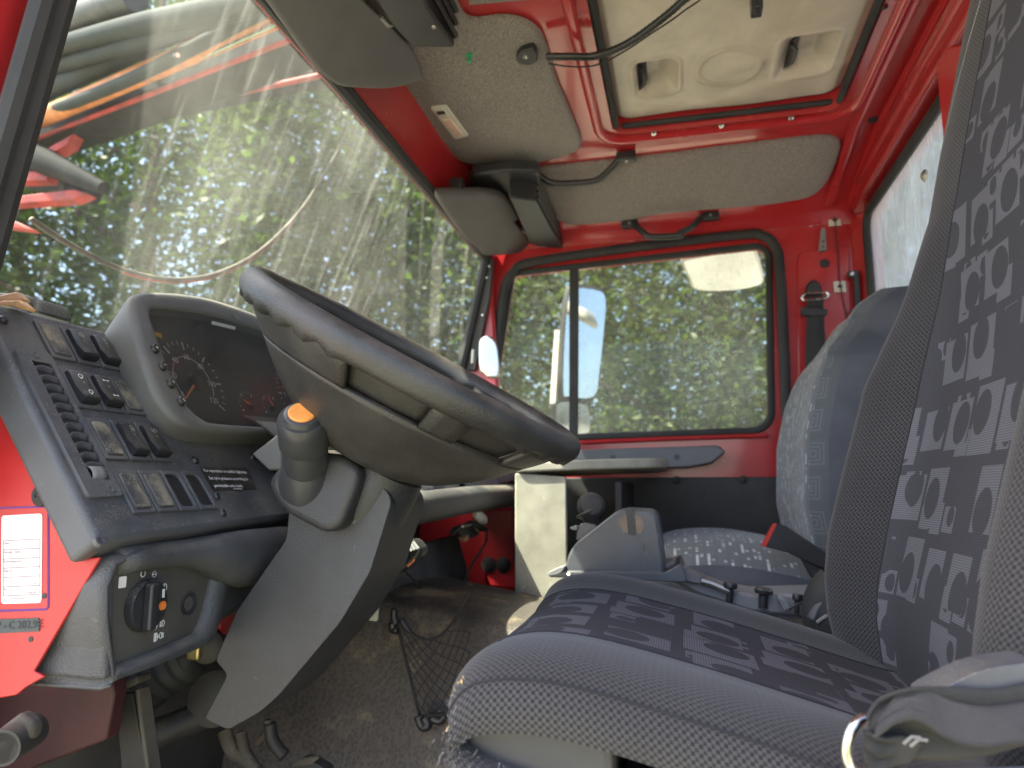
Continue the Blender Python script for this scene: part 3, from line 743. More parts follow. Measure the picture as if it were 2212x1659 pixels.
for u, v in ((1462, 1037), (1605, 1036)):
    q = MB(); q.lathe(at(u, v, Y=YD + .001), (0, -1, 0), [(.011, -.001), (.010, .003), (.005, .005), (.0005, .0055)], 16); q.build('trim_stud', M['blackmatt'], door)
ar = MB(); ar.prism(rpoly(ats(fF, [(458, 1130), (470, 1105), (500, 1088), (1235, 1064), (1275, 1100), (1200, 1160), (1080, 1180), (760, 1190), (470, 1160)], Y=YD - .042), .008), (0, .052, 0)); ar = ar.build('pull_rail', M['greyplast'], door, bevel=.008, seg=3)
for x, y in ((690, 1130), (1020, 1126)):
    q = MB(); q.lathe(at(*fF(x, y), Y=YD - .0425), (0, -1, 0), [(.0075, 0), (.0075, .0006), (.005, .0006), (.0005, -.0)], 14); q.build('screw_hole', M['black'], ar)
# ================================================================ dashboard
Q0 = A3(-.4957, .53, 1.956); SV = A3(-.5843, 0, .8118); NV = A3(.8118, 0, .5843); YV = A3(0, 1, 0)
def W(y, s, h=0.0): return Q0 + YV * y + SV * s + NV * h
DPL = (Q0, NV)
dash = empty('dashboard', W(.2, .1, -.1), 'charcoal dashboard with rows of dusty rocker switches and an air vent', 'dashboard')
# folded sheet panel with a flange on the door side
pn = MB()
pn.prism([W(0, 0), W(.352, .014), W(.352, .29), W(0, .283)], -NV * .036)
panel = pn.build('switch_panel', M['dash'], dash, bevel=.006, seg=3)
# deck behind the panel up to the glass, and the passenger side of the dash
dk = MB(); dk.prism([W(0, .280, -.004), W(.315, .287, -.004), W(.9, .287, -.004), A3(-.78, 1.43, 2.12), A3(-.80, 1.1, 2.13), A3(-.70, .53, 2.13)], (0, 0, -.05)); dk.build('dash_deck', M['dash'], dash, bevel=.004)
ps = MB()
secp = [(-.66, 2.13), (-.60, 2.125), (-.545, 2.10), (-.475, 2.035), (-.455, 2.012), (-.44, 2.006), (-.405, 2.008), (-.385, 1.998), (-.383, 1.978), (-.40, 1.962), (-.46, 1.955), (-.56, 1.95)]
secp = [p for p in spline([A3(a, 0, b) for a, b in secp], 4)]
ps.grid([[A3(p[0], y, p[2] + dz) for p in secp] for y, dz in ((.86, -.02), (1.05, -.012), (1.4, .0), (1.88, .006))]); ps.build('passenger_dash', M['pad'], dash, sharp=0, solid=.004)
# --- air vent
vt = MB(); vo = rpoly([W(.009, .044, .0), W(.051, .046, .0), W(.051, .222, .0), W(.009, .219, .0)], .006)
vi = [W(.0225, .064, 0), W(.0445, .064, 0), W(.0445, .206, 0), W(.0225, .206, 0)]
vt.ring(vo, vi, NV * .004); vent = vt.build('air_vent', M['dash'], dash, bevel=.0015)
q = MB(); q.prism([W(.0225, .064, .0006), W(.0445, .064, .0006), W(.0445, .206, .0006), W(.0225, .206, .0006)], NV * .0003); q.build('throat_shade_plate', M['lcd_and_slot'], vent)  # flat dark plate, its colour stands for the shade inside the vent
for k in range(11):
    s0 = .079 + k * .0117; q = MB(); G = []
    for t in np.linspace(0, 1, 7):
        y = .0225 + .022 * t; arch = .0034 * math.sin(math.pi * t)
        G.append([W(y, s0 - .0035 + arch, .0008), W(y, s0 + .0005 + arch, .0034), W(y, s0 + .0022 + arch, .0046)])
    q.grid(G); q.build('louvre', M['dash'], vent, solid=.0006, sharp=0)
q = MB(); prof = []
for k in range(15):
    t = -1.15 + 2.3 * k / 14; prof.append((t, .0085 + (.0006 if k % 2 else 0)))
q.grid([[W(y, .0735 + r * math.sin(t), -.0035 + r * math.cos(t)) for t, r in prof] for y in (.0255, .0315, .0365, .0425)]); q.build('thumb_wheel', M['greylight'], vent, solid=.001)
for y, s in ((.030, .214), (.038, .053)):
    q = MB(); q.lathe(W(y, s, .004), NV, [(.0042, -.001), (.0042, .0005), (.003, .0008), (.0018, .0), (.0004, -.0006)], 12); q.build('screw', M['dash'], vent)

# --- switches: a frame with either a rocker, a blank plate or a dark plate in place of a hole
def switch(y, s, kind, wid=.0305, hei=.0512):
    fo = rpoly([W(y, s, .0), W(y + wid, s, .0), W(y + wid, s + hei, .0), W(y, s + hei, .0)], .0022, 3)
    a, b = .0042, .0050
    fi = rpoly([W(y + a, s + b), W(y + wid - a, s + b), W(y + wid - a - .0006, s + hei - b), W(y + a, s + hei - b)], [.004, .004, .009, .004], 4)
    mb = MB(); mb.ring(fo, fi, NV * .0032); f = mb.build('switch_frame', M['dash'], dash, bevel=.0008)
    if kind == 'hole':
        q = MB(); q.prism([p + NV * .0004 for p in fi], NV * .0003); q.build('slot_shade_plate', M['lcd_and_slot'], f)  # dark plate closes the opening, shade of the hole put into its colour
    elif kind == 'blank':
        q = MB(); q.prism([p + NV * .0004 for p in fi], NV * .0042); q.build('blank_plate', M['dusty'], f, bevel=.0012)
    else:
        q = MB(); G = []; y0, y1 = y + a + .0006, y + wid - a - .0006; s0, s1 = s + b + .0006, s + hei - b - .0004
        for yy_ in np.linspace(y0, y1, 6):
            e = .0016 * (1 if yy_ in (y0, y1) else 0)
            G.append([W(yy_, s0, .001), W(yy_, s0 + .0004, .0105 - e), W(yy_, s0 + .003, .0122 - e), W(yy_, s0 + (s1 - s0) * .45, .0088 - e), W(yy_, s1 - .004, .0092 - e), W(yy_, s1 - .001, .0080 - e), W(yy_, s1, .001)])
        q.grid(G); q.grid([[G[0][i] for i in range(7)], [G[0][i] * .0 + W(y0, s0 + (s1 - s0) * (i / 6), .001) for i in range(7)]]); q.grid([[G[-1][i] for i in range(7)], [W(y1, s0 + (s1 - s0) * (i / 6), .001) for i in range(7)]])
        r = q.build('rocker', M['black'], f, sharp=50, bevel=.0012)
        ym = (y0 + y1) / 2; print_icon(kind, ym, s1, f)
    return f
def strokes(paths, o, sc, h, wd, mat, parent, name='symbol'):
    q = MB()
    for P in paths:
        P3 = [o + YV * a * sc + SV * b * sc + NV * h for a, b in P]
        q.tube(P3, wd, 4, closed=False, flat=.3, up=NV)
    q.build(name, mat, parent, sharp=0)
def circ(cx, cy, r, n=14, a0=0, a1=2 * math.pi): return [(cx + r * math.cos(a0 + (a1 - a0) * k / n), cy + r * math.sin(a0 + (a1 - a0) * k / n)) for k in range(n + 1)]
ICON = {
 'clock': [circ(0, 0, 1), [(-.3, -.4), (-.3, .3), (.1, .4), (.3, .1), (.3, -.4)], [(0, 1), (.45, 1.3)]],
 'abs': [circ(0, -.7, .75), [(-.9, .4), (-.6, 1.1), (-.3, .4)], [(-.1, .4), (-.1, 1.1), (.25, .95), (-.1, .75), (.25, .55), (-.1, .4)], [(.9, 1.0), (.6, 1.1), (.5, .85), (.85, .65), (.7, .4), (.45, .45)]],
 'q': [circ(-.2, 0, .7), [(.2, -.4), (-.5, -1)], [(.8, .6), (1.0, .6)]],
 'axle': [[(-.9, .45), (-.9, -.45)], [(.9, .45), (.9, -.45)], [(-.9, 0), (.9, 0)]],
 'tool': [circ(.1, .6, .6), [(.0, .0), (-.6, -.9), (-.2, -1.4)], [(.4, -.2), (1.0, -.6), (.6, -.9), (.4, -.2)]],
 'beacon': [[(-.55, -.7), (-.45, .2), (0, .6), (.45, .2), (.55, -.7), (-.55, -.7)], [(-.9, .1), (-1.4, .2)], [(.9, .1), (1.4, .2)], [(-.8, .7), (-1.2, 1.0)], [(.8, .7), (1.2, 1.0)], [(-.9, -.4), (-1.4, -.5)], [(.9, -.4), (1.4, -.5)]],
}
def print_icon(kind, ym, s1, f):
    if kind in ('q', 'axle'):
        strokes(ICON[kind], W(ym, s1 - .009), .0036, .0096, .00045, M['whiteprint'], f)
        strokes(ICON[kind], W(ym, s1 - .031), .0034, .0118, .00045, M['whiteprint'], f)
        strokes([circ(0, 0, 1, 8)], W(ym, s1 - .017), .0010, .0094, .0002, M['greyprint'], f, 'lamp_dot')
    else:
        strokes(ICON[kind], W(ym, s1 - .0095), .0033, .0097, .00028, M['greyprint'], f)
        strokes([circ(0, 0, 1, 8)], W(ym, s1 - .017), .0008, .0094, .0002, M['greyprint'], f, 'lamp_dot')
rows = [(.2182, ['blank', 'clock', 'abs']), (.1540, ['q', 'axle', 'blank']), (.0900, ['blank', 'tool', 'beacon']), (.0262, ['blank', 'blank', 'hole', 'hole'])]
for s, kinds in rows:
    for k, kd in enumerate(kinds): switch(.0535 + .0330 * k, s + .0006 * k, kd)
# panel screws
for x, y in ((1190, 535), (1445, 965), (1520, 1165), (1880, 495)):
    q = MB(); c = at(*fO(x, y), pl=DPL); q.lathe(c, NV, [(.0052, -.001), (.0050, .0016), (.0034, .0034), (.0020, .0036), (.0016, .0018), (.0004, .0018)], 12); q.build('screw', M['black'], dash)
q = MB(); q.lathe(at(*fD(15, 240), pl=DPL), NV, [(.005, -.001), (.005, .002), (.003, .004), (.0004, .0042)], 12); q.build('screw', M['black'], dash)
q = MB(); q.lathe(at(*fD(592, 1548), pl=DPL), NV, [(.0052, -.003), (.0052, .001), (.0034, .0012), (.0030, -.001), (.0004, -.001)], 12); q.build('corner_eyelet', M['dash'], dash)
# notice label
lb = MB(); lb.prism([W(.1935, .0535, .0003), W(.2830, .0560, .0003), W(.2870, .0900, .0003), W(.1935, .0872, .0003)], NV * .0004); lab = lb.build('notice_label', M['black'], dash)
for k, (t, y, s, sz) in enumerate((('For operation on public highways:', .1955, .0800, .0062), ('Set tyre pressure according to', .1975, .0692, .0062), ('permissible axle loads.', .1990, .0585, .0062), ('A 437 584 28 21', .232, .0550, .0028))):
    text_mb(t, sz, W(y, s, .0008), YV, SV, NV, bold=.00012).build('label_text', M['whiteprint'], lab, sharp=0)

# ---------------- instrument cluster
nc = nrm(NV - .23 * SV); sc = nrm(SV + .23 * NV); P0 = W(0, .13, .025)
def C(y, s, h=0.0): return P0 + YV * y + sc * s + nc * h
clu = empty('instrument_cluster', C(.33, 0, -.05), 'grey instrument cluster hood with dark dials behind the steering wheel', 'instrument cluster')
co = [(.385, .006), (.545, .02), (.575, .06), (.575, .15), (.546, .192), (.44, .207), (.324, .204), (.25, .193), (.181, .175), (.150, .163), (.137, .147), (.131, .11), (.131, .053), (.140, .019), (.166, -.003), (.23, -.006)]
ci = [(.375, .0135), (.53, .025), (.55, .06), (.55, .15), (.53, .178), (.43, .184), (.312, .178), (.25, .1695), (.192, .158), (.170, .150), (.163, .137), (.165, .10), (.170, .060), (.182, .024), (.203, .008), (.234, .005)]
Co = spline([C(a, b) for a, b in co], 4, True); Ci = spline([C(a, b) for a, b in ci], 4, True)
Cback = [];
for p in Co:
    r = p - P0; y = r[1]; s = r @ sc
    Cback.append(C(y + .10 * (.45 - y), s - .0 , 0) - NV * (.062 + max(0, s) * .25))
hou = MB(); cc = np.mean(Co, 0)
hou.grid([Cback, [c_ - (c_ - cc) * -.004 - nc * .006 for c_ in Co], Co, [c_ * .93 + cc * .07 + nc * .003 for c_ in Co][:0] or [c_ + (i_ - c_) * .25 + nc * .003 for c_, i_ in zip(Co, Ci)], [c_ + (i_ - c_) * .85 + nc * .001 for c_, i_ in zip(Co, Ci)], Ci, [i_ - nc * .024 for i_ in Ci]], cv=True)
hood = hou.build('hood', M['cluster'], clu, sharp=0)
fc = MB(); fc.add([p - nc * .022 for p in Ci], [tuple(range(len(Ci)))]); fc.build('dial_plate', M['dial'], clu)
gp = MB(); gp.prism([p - nc * .006 for p in Ci], nc * .0015); gp.build('cover_glass', M['instglass'], clu)
H0 = -.021
def dial(cy, cs, R, a0, a1, nmaj, nmin, ang, parentname, nums=None, needle=None):
    q = MB()
    for k in range(nmaj * nmin + 1):
        a = math.radians(a0 + (a1 - a0) * k / (nmaj * nmin)); big = k % nmin == 0
        r0, r1 = (R * .80, R) if big else (R * .90, R)
        w_ = .0009 if big else .0005; d = A3(0, math.cos(a), 0) + 0; t = (math.cos(a), math.sin(a)); n_ = (-t[1], t[0])
        pts = [(cy + t[0] * r + n_[0] * w_ * e, cs + t[1] * r + n_[1] * w_ * e) for r, e in ((r0, -1), (r0, 1), (r1, 1), (r1, -1))]
        q.add([C(a_, b_, H0 + .0006) for a_, b_ in pts], [(0, 1, 2, 3)])
    dobj = q.build('dial_scale', M['whiteprint'], clu, sharp=0)
    if nums:
        q = MB()
        for k, tx in enumerate(nums):
            a = math.radians(a0 + (a1 - a0) * k / (len(nums) - 1)); text_mb(tx, R * .2, C(cy + math.cos(a) * R * .63, cs + math.sin(a) * R * .63 - R * .07, H0), YV, sc, nc, lift=.0007, align='CENTER', mb=q)
        q.build('dial_numbers', M['whiteprint'], dobj, sharp=0)
    q = MB(); q.lathe(C(cy, cs, H0), nc, [(R * .2, 0), (R * .19, .005), (R * .05, .006), (.0003, .006)], 18); q.build('needle_hub', M['black'], dobj)
    a = math.radians(ang); t = (math.cos(a), math.sin(a)); n_ = (-t[1], t[0]); L = needle or R * .8
    pts = [(cy + t[0] * r + n_[0] * w_, cs + t[1] * r + n_[1] * w_) for r, w_ in ((R * .15, -.0016), (R * .15, .0016), (L, .0007), (L, -.0007))]
    q = MB(); q.prism([C(a_, b_, H0 + .004) for a_, b_ in pts], nc * .0008); q.build('needle', M['needle'], dobj)
dial(.241, .073, .058, 215, -35, 6, 4, 222, 'speed', ['0', '20', '40', '60', '80', '100', '120'], .048)
dial(.495, .089, .050, 225, -45, 6, 4, 165, 'rev', ['0', '5', '10', '15', '20', '25', '30'], .042)
dial(.353, .053, .024, 200, 60, 2, 4, 160, 'fuel')
dial(.411, .057, .024, 200, 60, 2, 4, 120, 'temp')
q = MB(); q.tube([C(.241 + .036 * math.cos(a), .073 + .036 * math.sin(a), H0 + .0006) for a in np.linspace(-.4, 3.9, 30)], .0006, 4); q.build('inner_ring', M['greyprint'], clu)
q = MB(); q.prism([C(.285, .112, H0 + .0006), C(.372, .090, H0 + .0006), C(.365, .132, H0 + .0006), C(.292, .135, H0 + .0006)], nc * .0006); q.build('display', M['lcd_and_slot'], clu)
q = MB(); q.prism([C(.225, .022, H0 + .0006), C(.30, .022, H0 + .0006), C(.30, .032, H0 + .0006), C(.225, .032, H0 + .0006)], nc * .0006); q.build('odometer_window', M['lcd_and_slot'], clu)
q = MB(); q.prism([C(.178, .128, H0 + .0006), C(.204, .128, H0 + .0006), C(.204, .134, H0 + .0006), C(.178, .134, H0 + .0006)], nc * .0005); q.build('amber_mark', M['amber'], clu)
q = MB(); q.prism([C(.42, .018, H0 + .0006), C(.436, .018, H0 + .0006), C(.436, .028, H0 + .0006), C(.42, .028, H0 + .0006)], nc * .0005); q.build('red_mark', M['redmark'], clu)
for y0, w_ in ((.295, .055), (.45, .06)):
    q = MB(); q.prism([C(y0, .163, H0 + .016), C(y0 + w_, .168, H0 + .016), C(y0 + w_, .172, H0 + .018), C(y0, .167, H0 + .018)], nc * .0005); q.build('light_strip', M['greyprint'], clu)
for k, (y, s) in enumerate(((.1525, .090), (.1575, .069), (.1635, .048), (.172, .0265))):
    q = MB(); q.lathe(C(y - .002, s, .0), nc, [(.0062, -.001), (.0058, .005), (.0048, .0066), (.0004, .0068)], 16); b = q.build('reset_button', M['black'], clu)
    strokes([[(-.6, 0), (.6, 0)], [(0, -.6), (0, .6)]][:1 + (k == 0)] if k < 2 else ([[(-.4, -.6), (-.4, .6), (.3, .5), (.3, .1), (-.3, 0), (.4, -.6)]] if k == 2 else [[(.4, .5), (-.3, .6), (-.4, .1), (.4, -.1), (.3, -.6), (-.4, -.5)]]), C(y - .002, s, .0068), .003, .0003, .0004, M['whiteprint'], b, 'button_mark')
for y, s in ((.149, .122), (.1775, .0115), (.352, .1895)):
    q = MB(); q.lathe(C(y, s, .001), nc, [(.0075, .0014), (.0072, .0018), (.0062, .0014), (.0004, .0010)], 16); q.build('screw_recess', M['cluster'], clu)

# ---------------- light switch console under the panel
XC = -.505
con = empty('light_switch_console', (XC, .63, 1.82), 'padded console below the dash with the rotary headlamp switch', 'switch console')
fp = ats(fG, [(668, 505), (1180, 425), (1225, 465), (1238, 560), (1165, 840), (1075, 915), (690, 1068), (660, 1050)], X=XC)
fpo = ats(fG, [(632, 462), (1200, 370), (1300, 440), (1330, 560), (1250, 890), (1130, 990), (660, 1168), (622, 1150)], X=XC)
body = MB()
n_ = 8; rimz = [spline(fpo, 4, True), spline(fp, 4, True)]
b0 = [p + A3(-.10, -.0, 0) for p in rimz[0]]; b1 = [p + A3(-.006, 0, 0) for p in rimz[0]]; b2 = [p * .75 + q_ * .25 + A3(.004, 0, 0) for p, q_ in zip(*rimz)]; b3 = [p * .25 + q_ * .75 + A3(.003, 0, 0) for p, q_ in zip(*rimz)]; b4 = [q_ + A3(-.004, 0, 0) for q_ in rimz[1]]; b5 = [q_ + A3(-.010, 0, 0) for q_ in rimz[1]]
body.grid([b0, b1, b2, b3, b4, b5], cv=True); body.build('padded_surround', M['pad'], con, sharp=0)
# side towards the door
sd = MB(); s3 = ats(fG, [(530, 430), (640, 470), (625, 1155), (520, 1158), (190, 1112), (350, 780)], Y=.556); sd.prism([p + A3(-.004, 0, 0) for p in s3], (0, .010, 0)); sd.build('side_cheek', M['pad'], con, bevel=.004, seg=3)
# roll that carries on towards the column
rl = MB(); cs = []
for t in np.linspace(0, 1, 12):
    y = .570 + .325 * t; k = math.sqrt(max(0, 1 - max(0, (t - .86) / .14) ** 2)) if t > .86 else 1
    g_ = max(0., min(1., (t - .25) / .3)); g_ = g_ * g_ * (3 - 2 * g_); cx, cz = XC - .012 + .004 * g_, 1.936 - .014 * g_; rx, rz = (.014 + .012 * g_) * k + .002, (.012 + .019 * g_) * k + .002
    cs.append([A3(cx + .010 * math.sin(t * 3) + rx * math.cos(a), y, cz + rz * math.sin(a)) for a in np.linspace(0, 2 * math.pi, 20, endpoint=False)])
rl.grid(cs, cv=True); rl.F += [tuple(range(20)), tuple(range(11 * 20, 12 * 20))]; rl.build('padded_roll', M['pad'], con, sharp=0)
w2 = MB(); w2.prism(ats(fU, [(440, 1210), (640, 1170), (655, 1195), (610, 1250), (545, 1315), (470, 1350), (450, 1310)], X=XC - .014), (-.05, 0, 0)); w2.build('lower_pad', M['pad'], con, bevel=.012, seg=3)
fpn = MB(); fpn.prism([p + A3(-.0075, 0, 0) for p in spline(fp, 4, True)], (-.003, 0, 0)); plate = fpn.build('switch_plate', plastic('taupe_switch_plate', (.070, .066, .058), .55, .15), con)
XP = XC - .0074
def F_(x, y, h=0.0): p = at(*fG(x, y), X=XP); return p + A3(h, 0, 0)
kc = F_(822, 722); k1 = F_(822, 575); kr = abs(k1[2] - kc[2])
q = MB(); q.lathe(kc, (1, 0, 0), [(kr * 1.0, 0), (kr * 1.0, .006), (kr * .95, .009), (kr * .2, .010), (.0004, .010)], 32); knob = q.build('rotary_knob', M['black'], plate)
hw = kr * .22
q = MB(); q.prism(rpoly([kc + A3(.009, -kr * .25 - hw, -kr * .90), kc + A3(.009, -kr * .25 + hw, -kr * .93), kc + A3(.009, -kr * .25 + hw, kr * .93), kc + A3(.009, -kr * .25 - hw, kr * .90)], hw * .7, 5), (.010, 0, 0)); q.build('knob_grip', M['black'], plate, bevel=.003, seg=3)
q = MB(); q.box(kc + A3(.0106, kr * .60, kr * .40), (.0012, .0022, kr * .34)); q.build('knob_mark', M['whiteprint'], plate)
q = MB(); q.lathe(kc + A3(.0098, kr * .62, -.002), (1, 0, 0), [(.0046, 0), (.0042, .0014), (.0004, .0016)], 16); q.build('knob_dot', M['orange'], plate)
ski = F_(1085, 712); r0 = abs(F_(1085, 645)[2] - ski[2])
q = MB(); q.lathe(ski, (1, 0, 0), [(r0, -.002), (r0, .001), (r0 * .9, .0016), (r0 * .62, .0005), (r0 * .5, -.006), (.0004, -.006)], 24); q.build('round_socket', M['black'], plate)
def fstroke(paths, cxy, sc_, name='symbol', wd=.00055, mat=None):
    q = MB(); c = F_(*cxy)
    for P in paths: q.tube([c + A3(.0005, a * sc_, b * sc_) for a, b in P], wd, 4, flat=.3, up=(1, 0, 0))
    q.build(name, mat or M['whiteprint'], plate, sharp=0)
fstroke([circ(0, 0, .8, 14)], (822, 540), .0036)
fstroke([circ(-1.1, 0, .4, 10, -1.5, 1.5), circ(1.1, 0, .4, 10, 1.6, 4.7)] + [[(-.6, s), (-.1, s * 2)] for s in (-.5, 0, .5)] + [[(.6, s), (.1, s * 2)] for s in (-.5, 0, .5)], (887, 543), .0032)
lamp = [circ(.2, 0, 1, 10, -1.57, 1.57), [(.2, -1), (.2, 1)]]
fstroke(lamp + [[(-.1, b), (-1.0, b - .35)] for b in (-.7, -.2, .3, .8)], (940, 620), .0038)
fstroke(lamp + [[(-.1, b), (-1.0, b - .3)] for b in (-.6, 0, .6)] + [[(-.6, .9), (-.4, .2), (-.7, -.4), (-.5, -1)]], (930, 826), .0030)
fstroke([circ(-.2, 0, 1, 10, 1.57, 4.71), [(-.2, -1), (-.2, 1)]] + [[(.1, b), (1.0, b)] for b in (-.6, 0, .6)] + [[(.6, .9), (.4, .2), (.7, -.4), (.5, -1)]], (930, 893), .0030)
q = MB(); c = F_(703, 588); q.prism(rpoly([c + A3(.0003, -.0046, -.0052), c + A3(.0003, .0046, -.0052), c + A3(.0003, .0046, .0052), c + A3(.0003, -.0046, .0052)], .0014), (.0004, 0, 0)); q.build('bulb_badge', M['whiteprint'], plate)
fstroke([circ(0, .1, .9, 12)] + [[(1.3 * math.cos(a), .1 + 1.3 * math.sin(a)), (1.7 * math.cos(a), .1 + 1.7 * math.sin(a))] for a in np.arange(0, 6.2, .785)] + [[(-.4, 1.2), (-.4, 1.9), (.4, 1.9), (.4, 1.2)]], (704, 590), .0019, 'bulb_symbol', .00026, M['ink'])
for yy_, n_ in ((840, 2), (905, 3)):
    q = MB(); c = F_(893, yy_)
    for k in range(n_): q.box(c + A3(.0004, (k - 1.2) * .0013, 0), (.0004, .0007, .0085))
    q.add([c + A3(.0006, .0013 * (n_ - 1.4), -.0042), c + A3(.0006, .0013 * (n_ - 1.4), .0042), c + A3(.0006, .0013 * (n_ + .4), 0)], [(0, 1, 2)]); q.build('step_mark', M['whiteprint'], plate)
q = MB(); q.tube([kc + A3(.0004, 1.09 * kr * math.cos(a), 1.09 * kr * math.sin(a)) for a in np.linspace(-.75, .75, 16)], .0003, 4); q.build('arc_line', M['whiteprint'], plate)

# ================================================================ red end panel with stickers
YE = .5455
ep = MB(); ep.prism(ats(fU, [(-40, 700), (-40, 560), (40, 900), (178, 1206), (215, 1204), (72, 1450), (95, 1462), (56, 1484), (34, 1502), (0, 1508), (-60, 1508)], Y=YE), (0, .004, 0))
endp = struct(ep.build('dash_end_panel', M['red_matt'], bevel=.001))
q = MB(); q.lathe(at(*fG(247, 88), Y=YE), (0, -1, 0), [(.0105, -.001), (.0100, .003), (.006, .0065), (.0025, .0072), (.0018, .006), (.0004, .006)], 20); q.build('screw_cap', M['blackmatt'], endp)
for x, y, r in ((450, 434, .0026), (256, 667, .0026), (178, 917, .0026)):
    q = MB(); q.lathe(at(*fG(x, y), Y=YE), (0, -1, 0), [(r, -.001), (r, .0004), (r * .5, .0003), (.0002, .0002)], 10); q.build('rivet_hole', M['lcd_and_slot'], endp)
st = empty('calibration_sticker', at(*fG(130, 700), Y=YE), 'white calibration sticker with Danish form lines in a violet frame on red', 'sticker')
q = MB(); q.prism(rpoly(ats(fG, [(8, 205), (243, 192), (238, 708), (6, 714)], Y=YE - .0006), .0035), (0, .0004, 0)); q.build('sticker_paper', M['paper'], st)
fr_ = ats(fG, [(-120, 165), (276, 153), (276, 745), (-120, 758)], Y=YE - .0006); q = MB(); q.tube(rpoly(fr_, .004) + [], .0008, 4, closed=True, flat=1, up=(0, 1, 0)); q.build('violet_frame', M['blue'], st)
def sline(a, b, w_=.0002):
    q = MB(); q.tube(ats(fG, [a, b], Y=YE - .0011), w_, 4); q.build('form_line', M['ink'], st)
for y in (342, 395, 448, 500, 554, 608, 660): sline((18, y + 8), (229, y - 2))
sline((18, 350), (18, 668)); sline((229, 340), (229, 658))
def stext(t, x, y, px, mat='ink'):
    p, p2, p3 = at(*fG(x, y), Y=YE - .0008), at(*fG(x + 60, y - 2.5), Y=YE - .0008), at(*fG(x, y - 60), Y=YE - .0008)
    size = np.linalg.norm(p3 - p) / 60 * px
    text_mb(t, size, p, p2 - p, p3 - p, (0, -1, 0), lift=.0004).build('form_text', M[mat], st, sharp=0)
for t, x, y in (('Dato', 24, 370), ('Køretøj - stelnr.', 24, 422), ('Kontrolapparatnr.', 24, 476), ('Dæk str.', 24, 530), ('L=', 24, 584), ('W', 24, 637)): stext(t, x, y, 19)
stext('mm', 194, 600, 18); stext('Imp./km', 165, 654, 18); stext('Best.nr.: R 1999-0003-004-000', 14, 690, 13)
for t, x, y, s in (('V  . 27  7 . 8/-', 28, 330, 26), ('2 0 0 5    02', 34, 388, 26), ('1374 721 1 2 0 8', 28, 443, 24), ('20 737', 36, 497, 24), ('3/ 80 . 2 . 5', 36, 550, 24), ('3480', 56, 605, 28), ('9.471', 50, 657, 28)): stext(t, x, y, s, 'fadedink')
dp = empty('number_plate', at(*fG(110, 835), Y=YE), 'dark grey plate with embossed numbers low on the red panel', 'plate')
q = MB(); q.prism(rpoly(ats(fG, [(-80, 805), (222, 795), (225, 872), (-80, 885)], Y=YE - .001), .0015), (0, .0008, 0)); q.build('plate_face', M['plate'], dp)
p, p2, p3 = at(*fG(-20, 860), Y=YE - .001), at(*fG(60, 857), Y=YE - .001), at(*fG(-20, 800), Y=YE - .001)
text_mb('P - C 202.9E', .0098, p, p2 - p, p3 - p, (0, -1, 0), lift=.0005, bold=.0002).build('plate_letters', M['platelet'], dp, sharp=0)

# ================================================================ steering wheel
wc = A3(-.293, .756, 2.143); tl = .522; lt = .04
wu = A3(math.cos(tl), 0, -math.sin(tl)); wn0 = A3(math.sin(tl), 0, math.cos(tl)); wv = A3(0, math.cos(lt), 0) + math.sin(lt) * wn0; wnv = np.cross(wu, wv); RW = .197
stw = empty('steering_wheel', wc - wnv * .12, 'worn dark dished steering wheel with four spokes and finger grips', 'steering wheel')
def SW(a, r, h): return wc + r * (math.cos(a) * wu + math.sin(a) * wv) + wnv * h
Gr = []
for i in range(160):
    a = 2 * math.pi * i / 160; sec = []
    wob = .0030 * math.sin(a * 36) * (1 if math.sin(a * 2 + .4) > -.55 else 0)
    for k in range(16):
        b = 2 * math.pi * k / 16; rad = .0138
        rad += (wob if math.sin(b) < -.1 and math.cos(b) < .7 else 0)
        sec.append(SW(a, RW + rad * math.cos(b), rad * 1.12 * math.sin(b)))
    Gr.append(sec)
q = MB(); q.grid(Gr, cu=True, cv=True); q.build('rim', M['wheel'], stw, sharp=0)
# dished skirt: four broad spokes curving down from the rim to the hub
pr = [(RW - .004, -.004), (RW - .009, -.015), (RW - .020, -.028), (RW - .036, -.044), (RW - .060, -.068), (RW - .090, -.092), (.078, -.110), (.05, -.118), (.0, -.121)]
def skirt(a0, a1, i0, i1, name, mat, inset=0.0):
    P = [A3(r, h, 0) for r, h in pr]; S = spline(P, 4); S = S[i0:i1]
    q = MB(); q.grid([[SW(a, p[0] - inset, p[1] + inset * .8) for p in S] for a in np.linspace(a0, a1, max(4, int(abs(a1 - a0) * 16)))])
    return q.build(name, mat, stw, sharp=0, solid=.006)
# openings between spokes run i0..i1 on the skirt
nS = len(spline([A3(r, h, 0) for r, h in pr], 4))
OP0, OP1 = 3, 12
spans = [(math.radians(d0), math.radians(d1)) for d0, d1 in ((-76, -28), (190 - 360 + 70, 0),)][:0]
opens = [(-1.46, -1.0), (-.78, -.36), (.36, .78), (1.0, 1.46)]
skirt(-math.pi, math.pi, OP1 - 1, nS, 'hub_shell', M['wheel'])
edges = sorted(opens); prev = edges[-1][1] - 2 * math.pi
for a0, a1 in edges:
    skirt(prev, a0, 0, OP1, 'spoke', M['wheel']); prev = a1
    # padded pocket seen through the opening
    skirt(a0 - .03, a1 + .03, 1, OP1 + 1, 'spoke_pocket', M['wheel'], .007)
q = MB(); q.lathe(wc - wnv * .072, wnv, [(.060, -.03), (.075, .0), (.07, .018), (.045, .026), (.0005, .027)], 32); q.build('horn_pad', M['wheel'], stw, sharp=50)

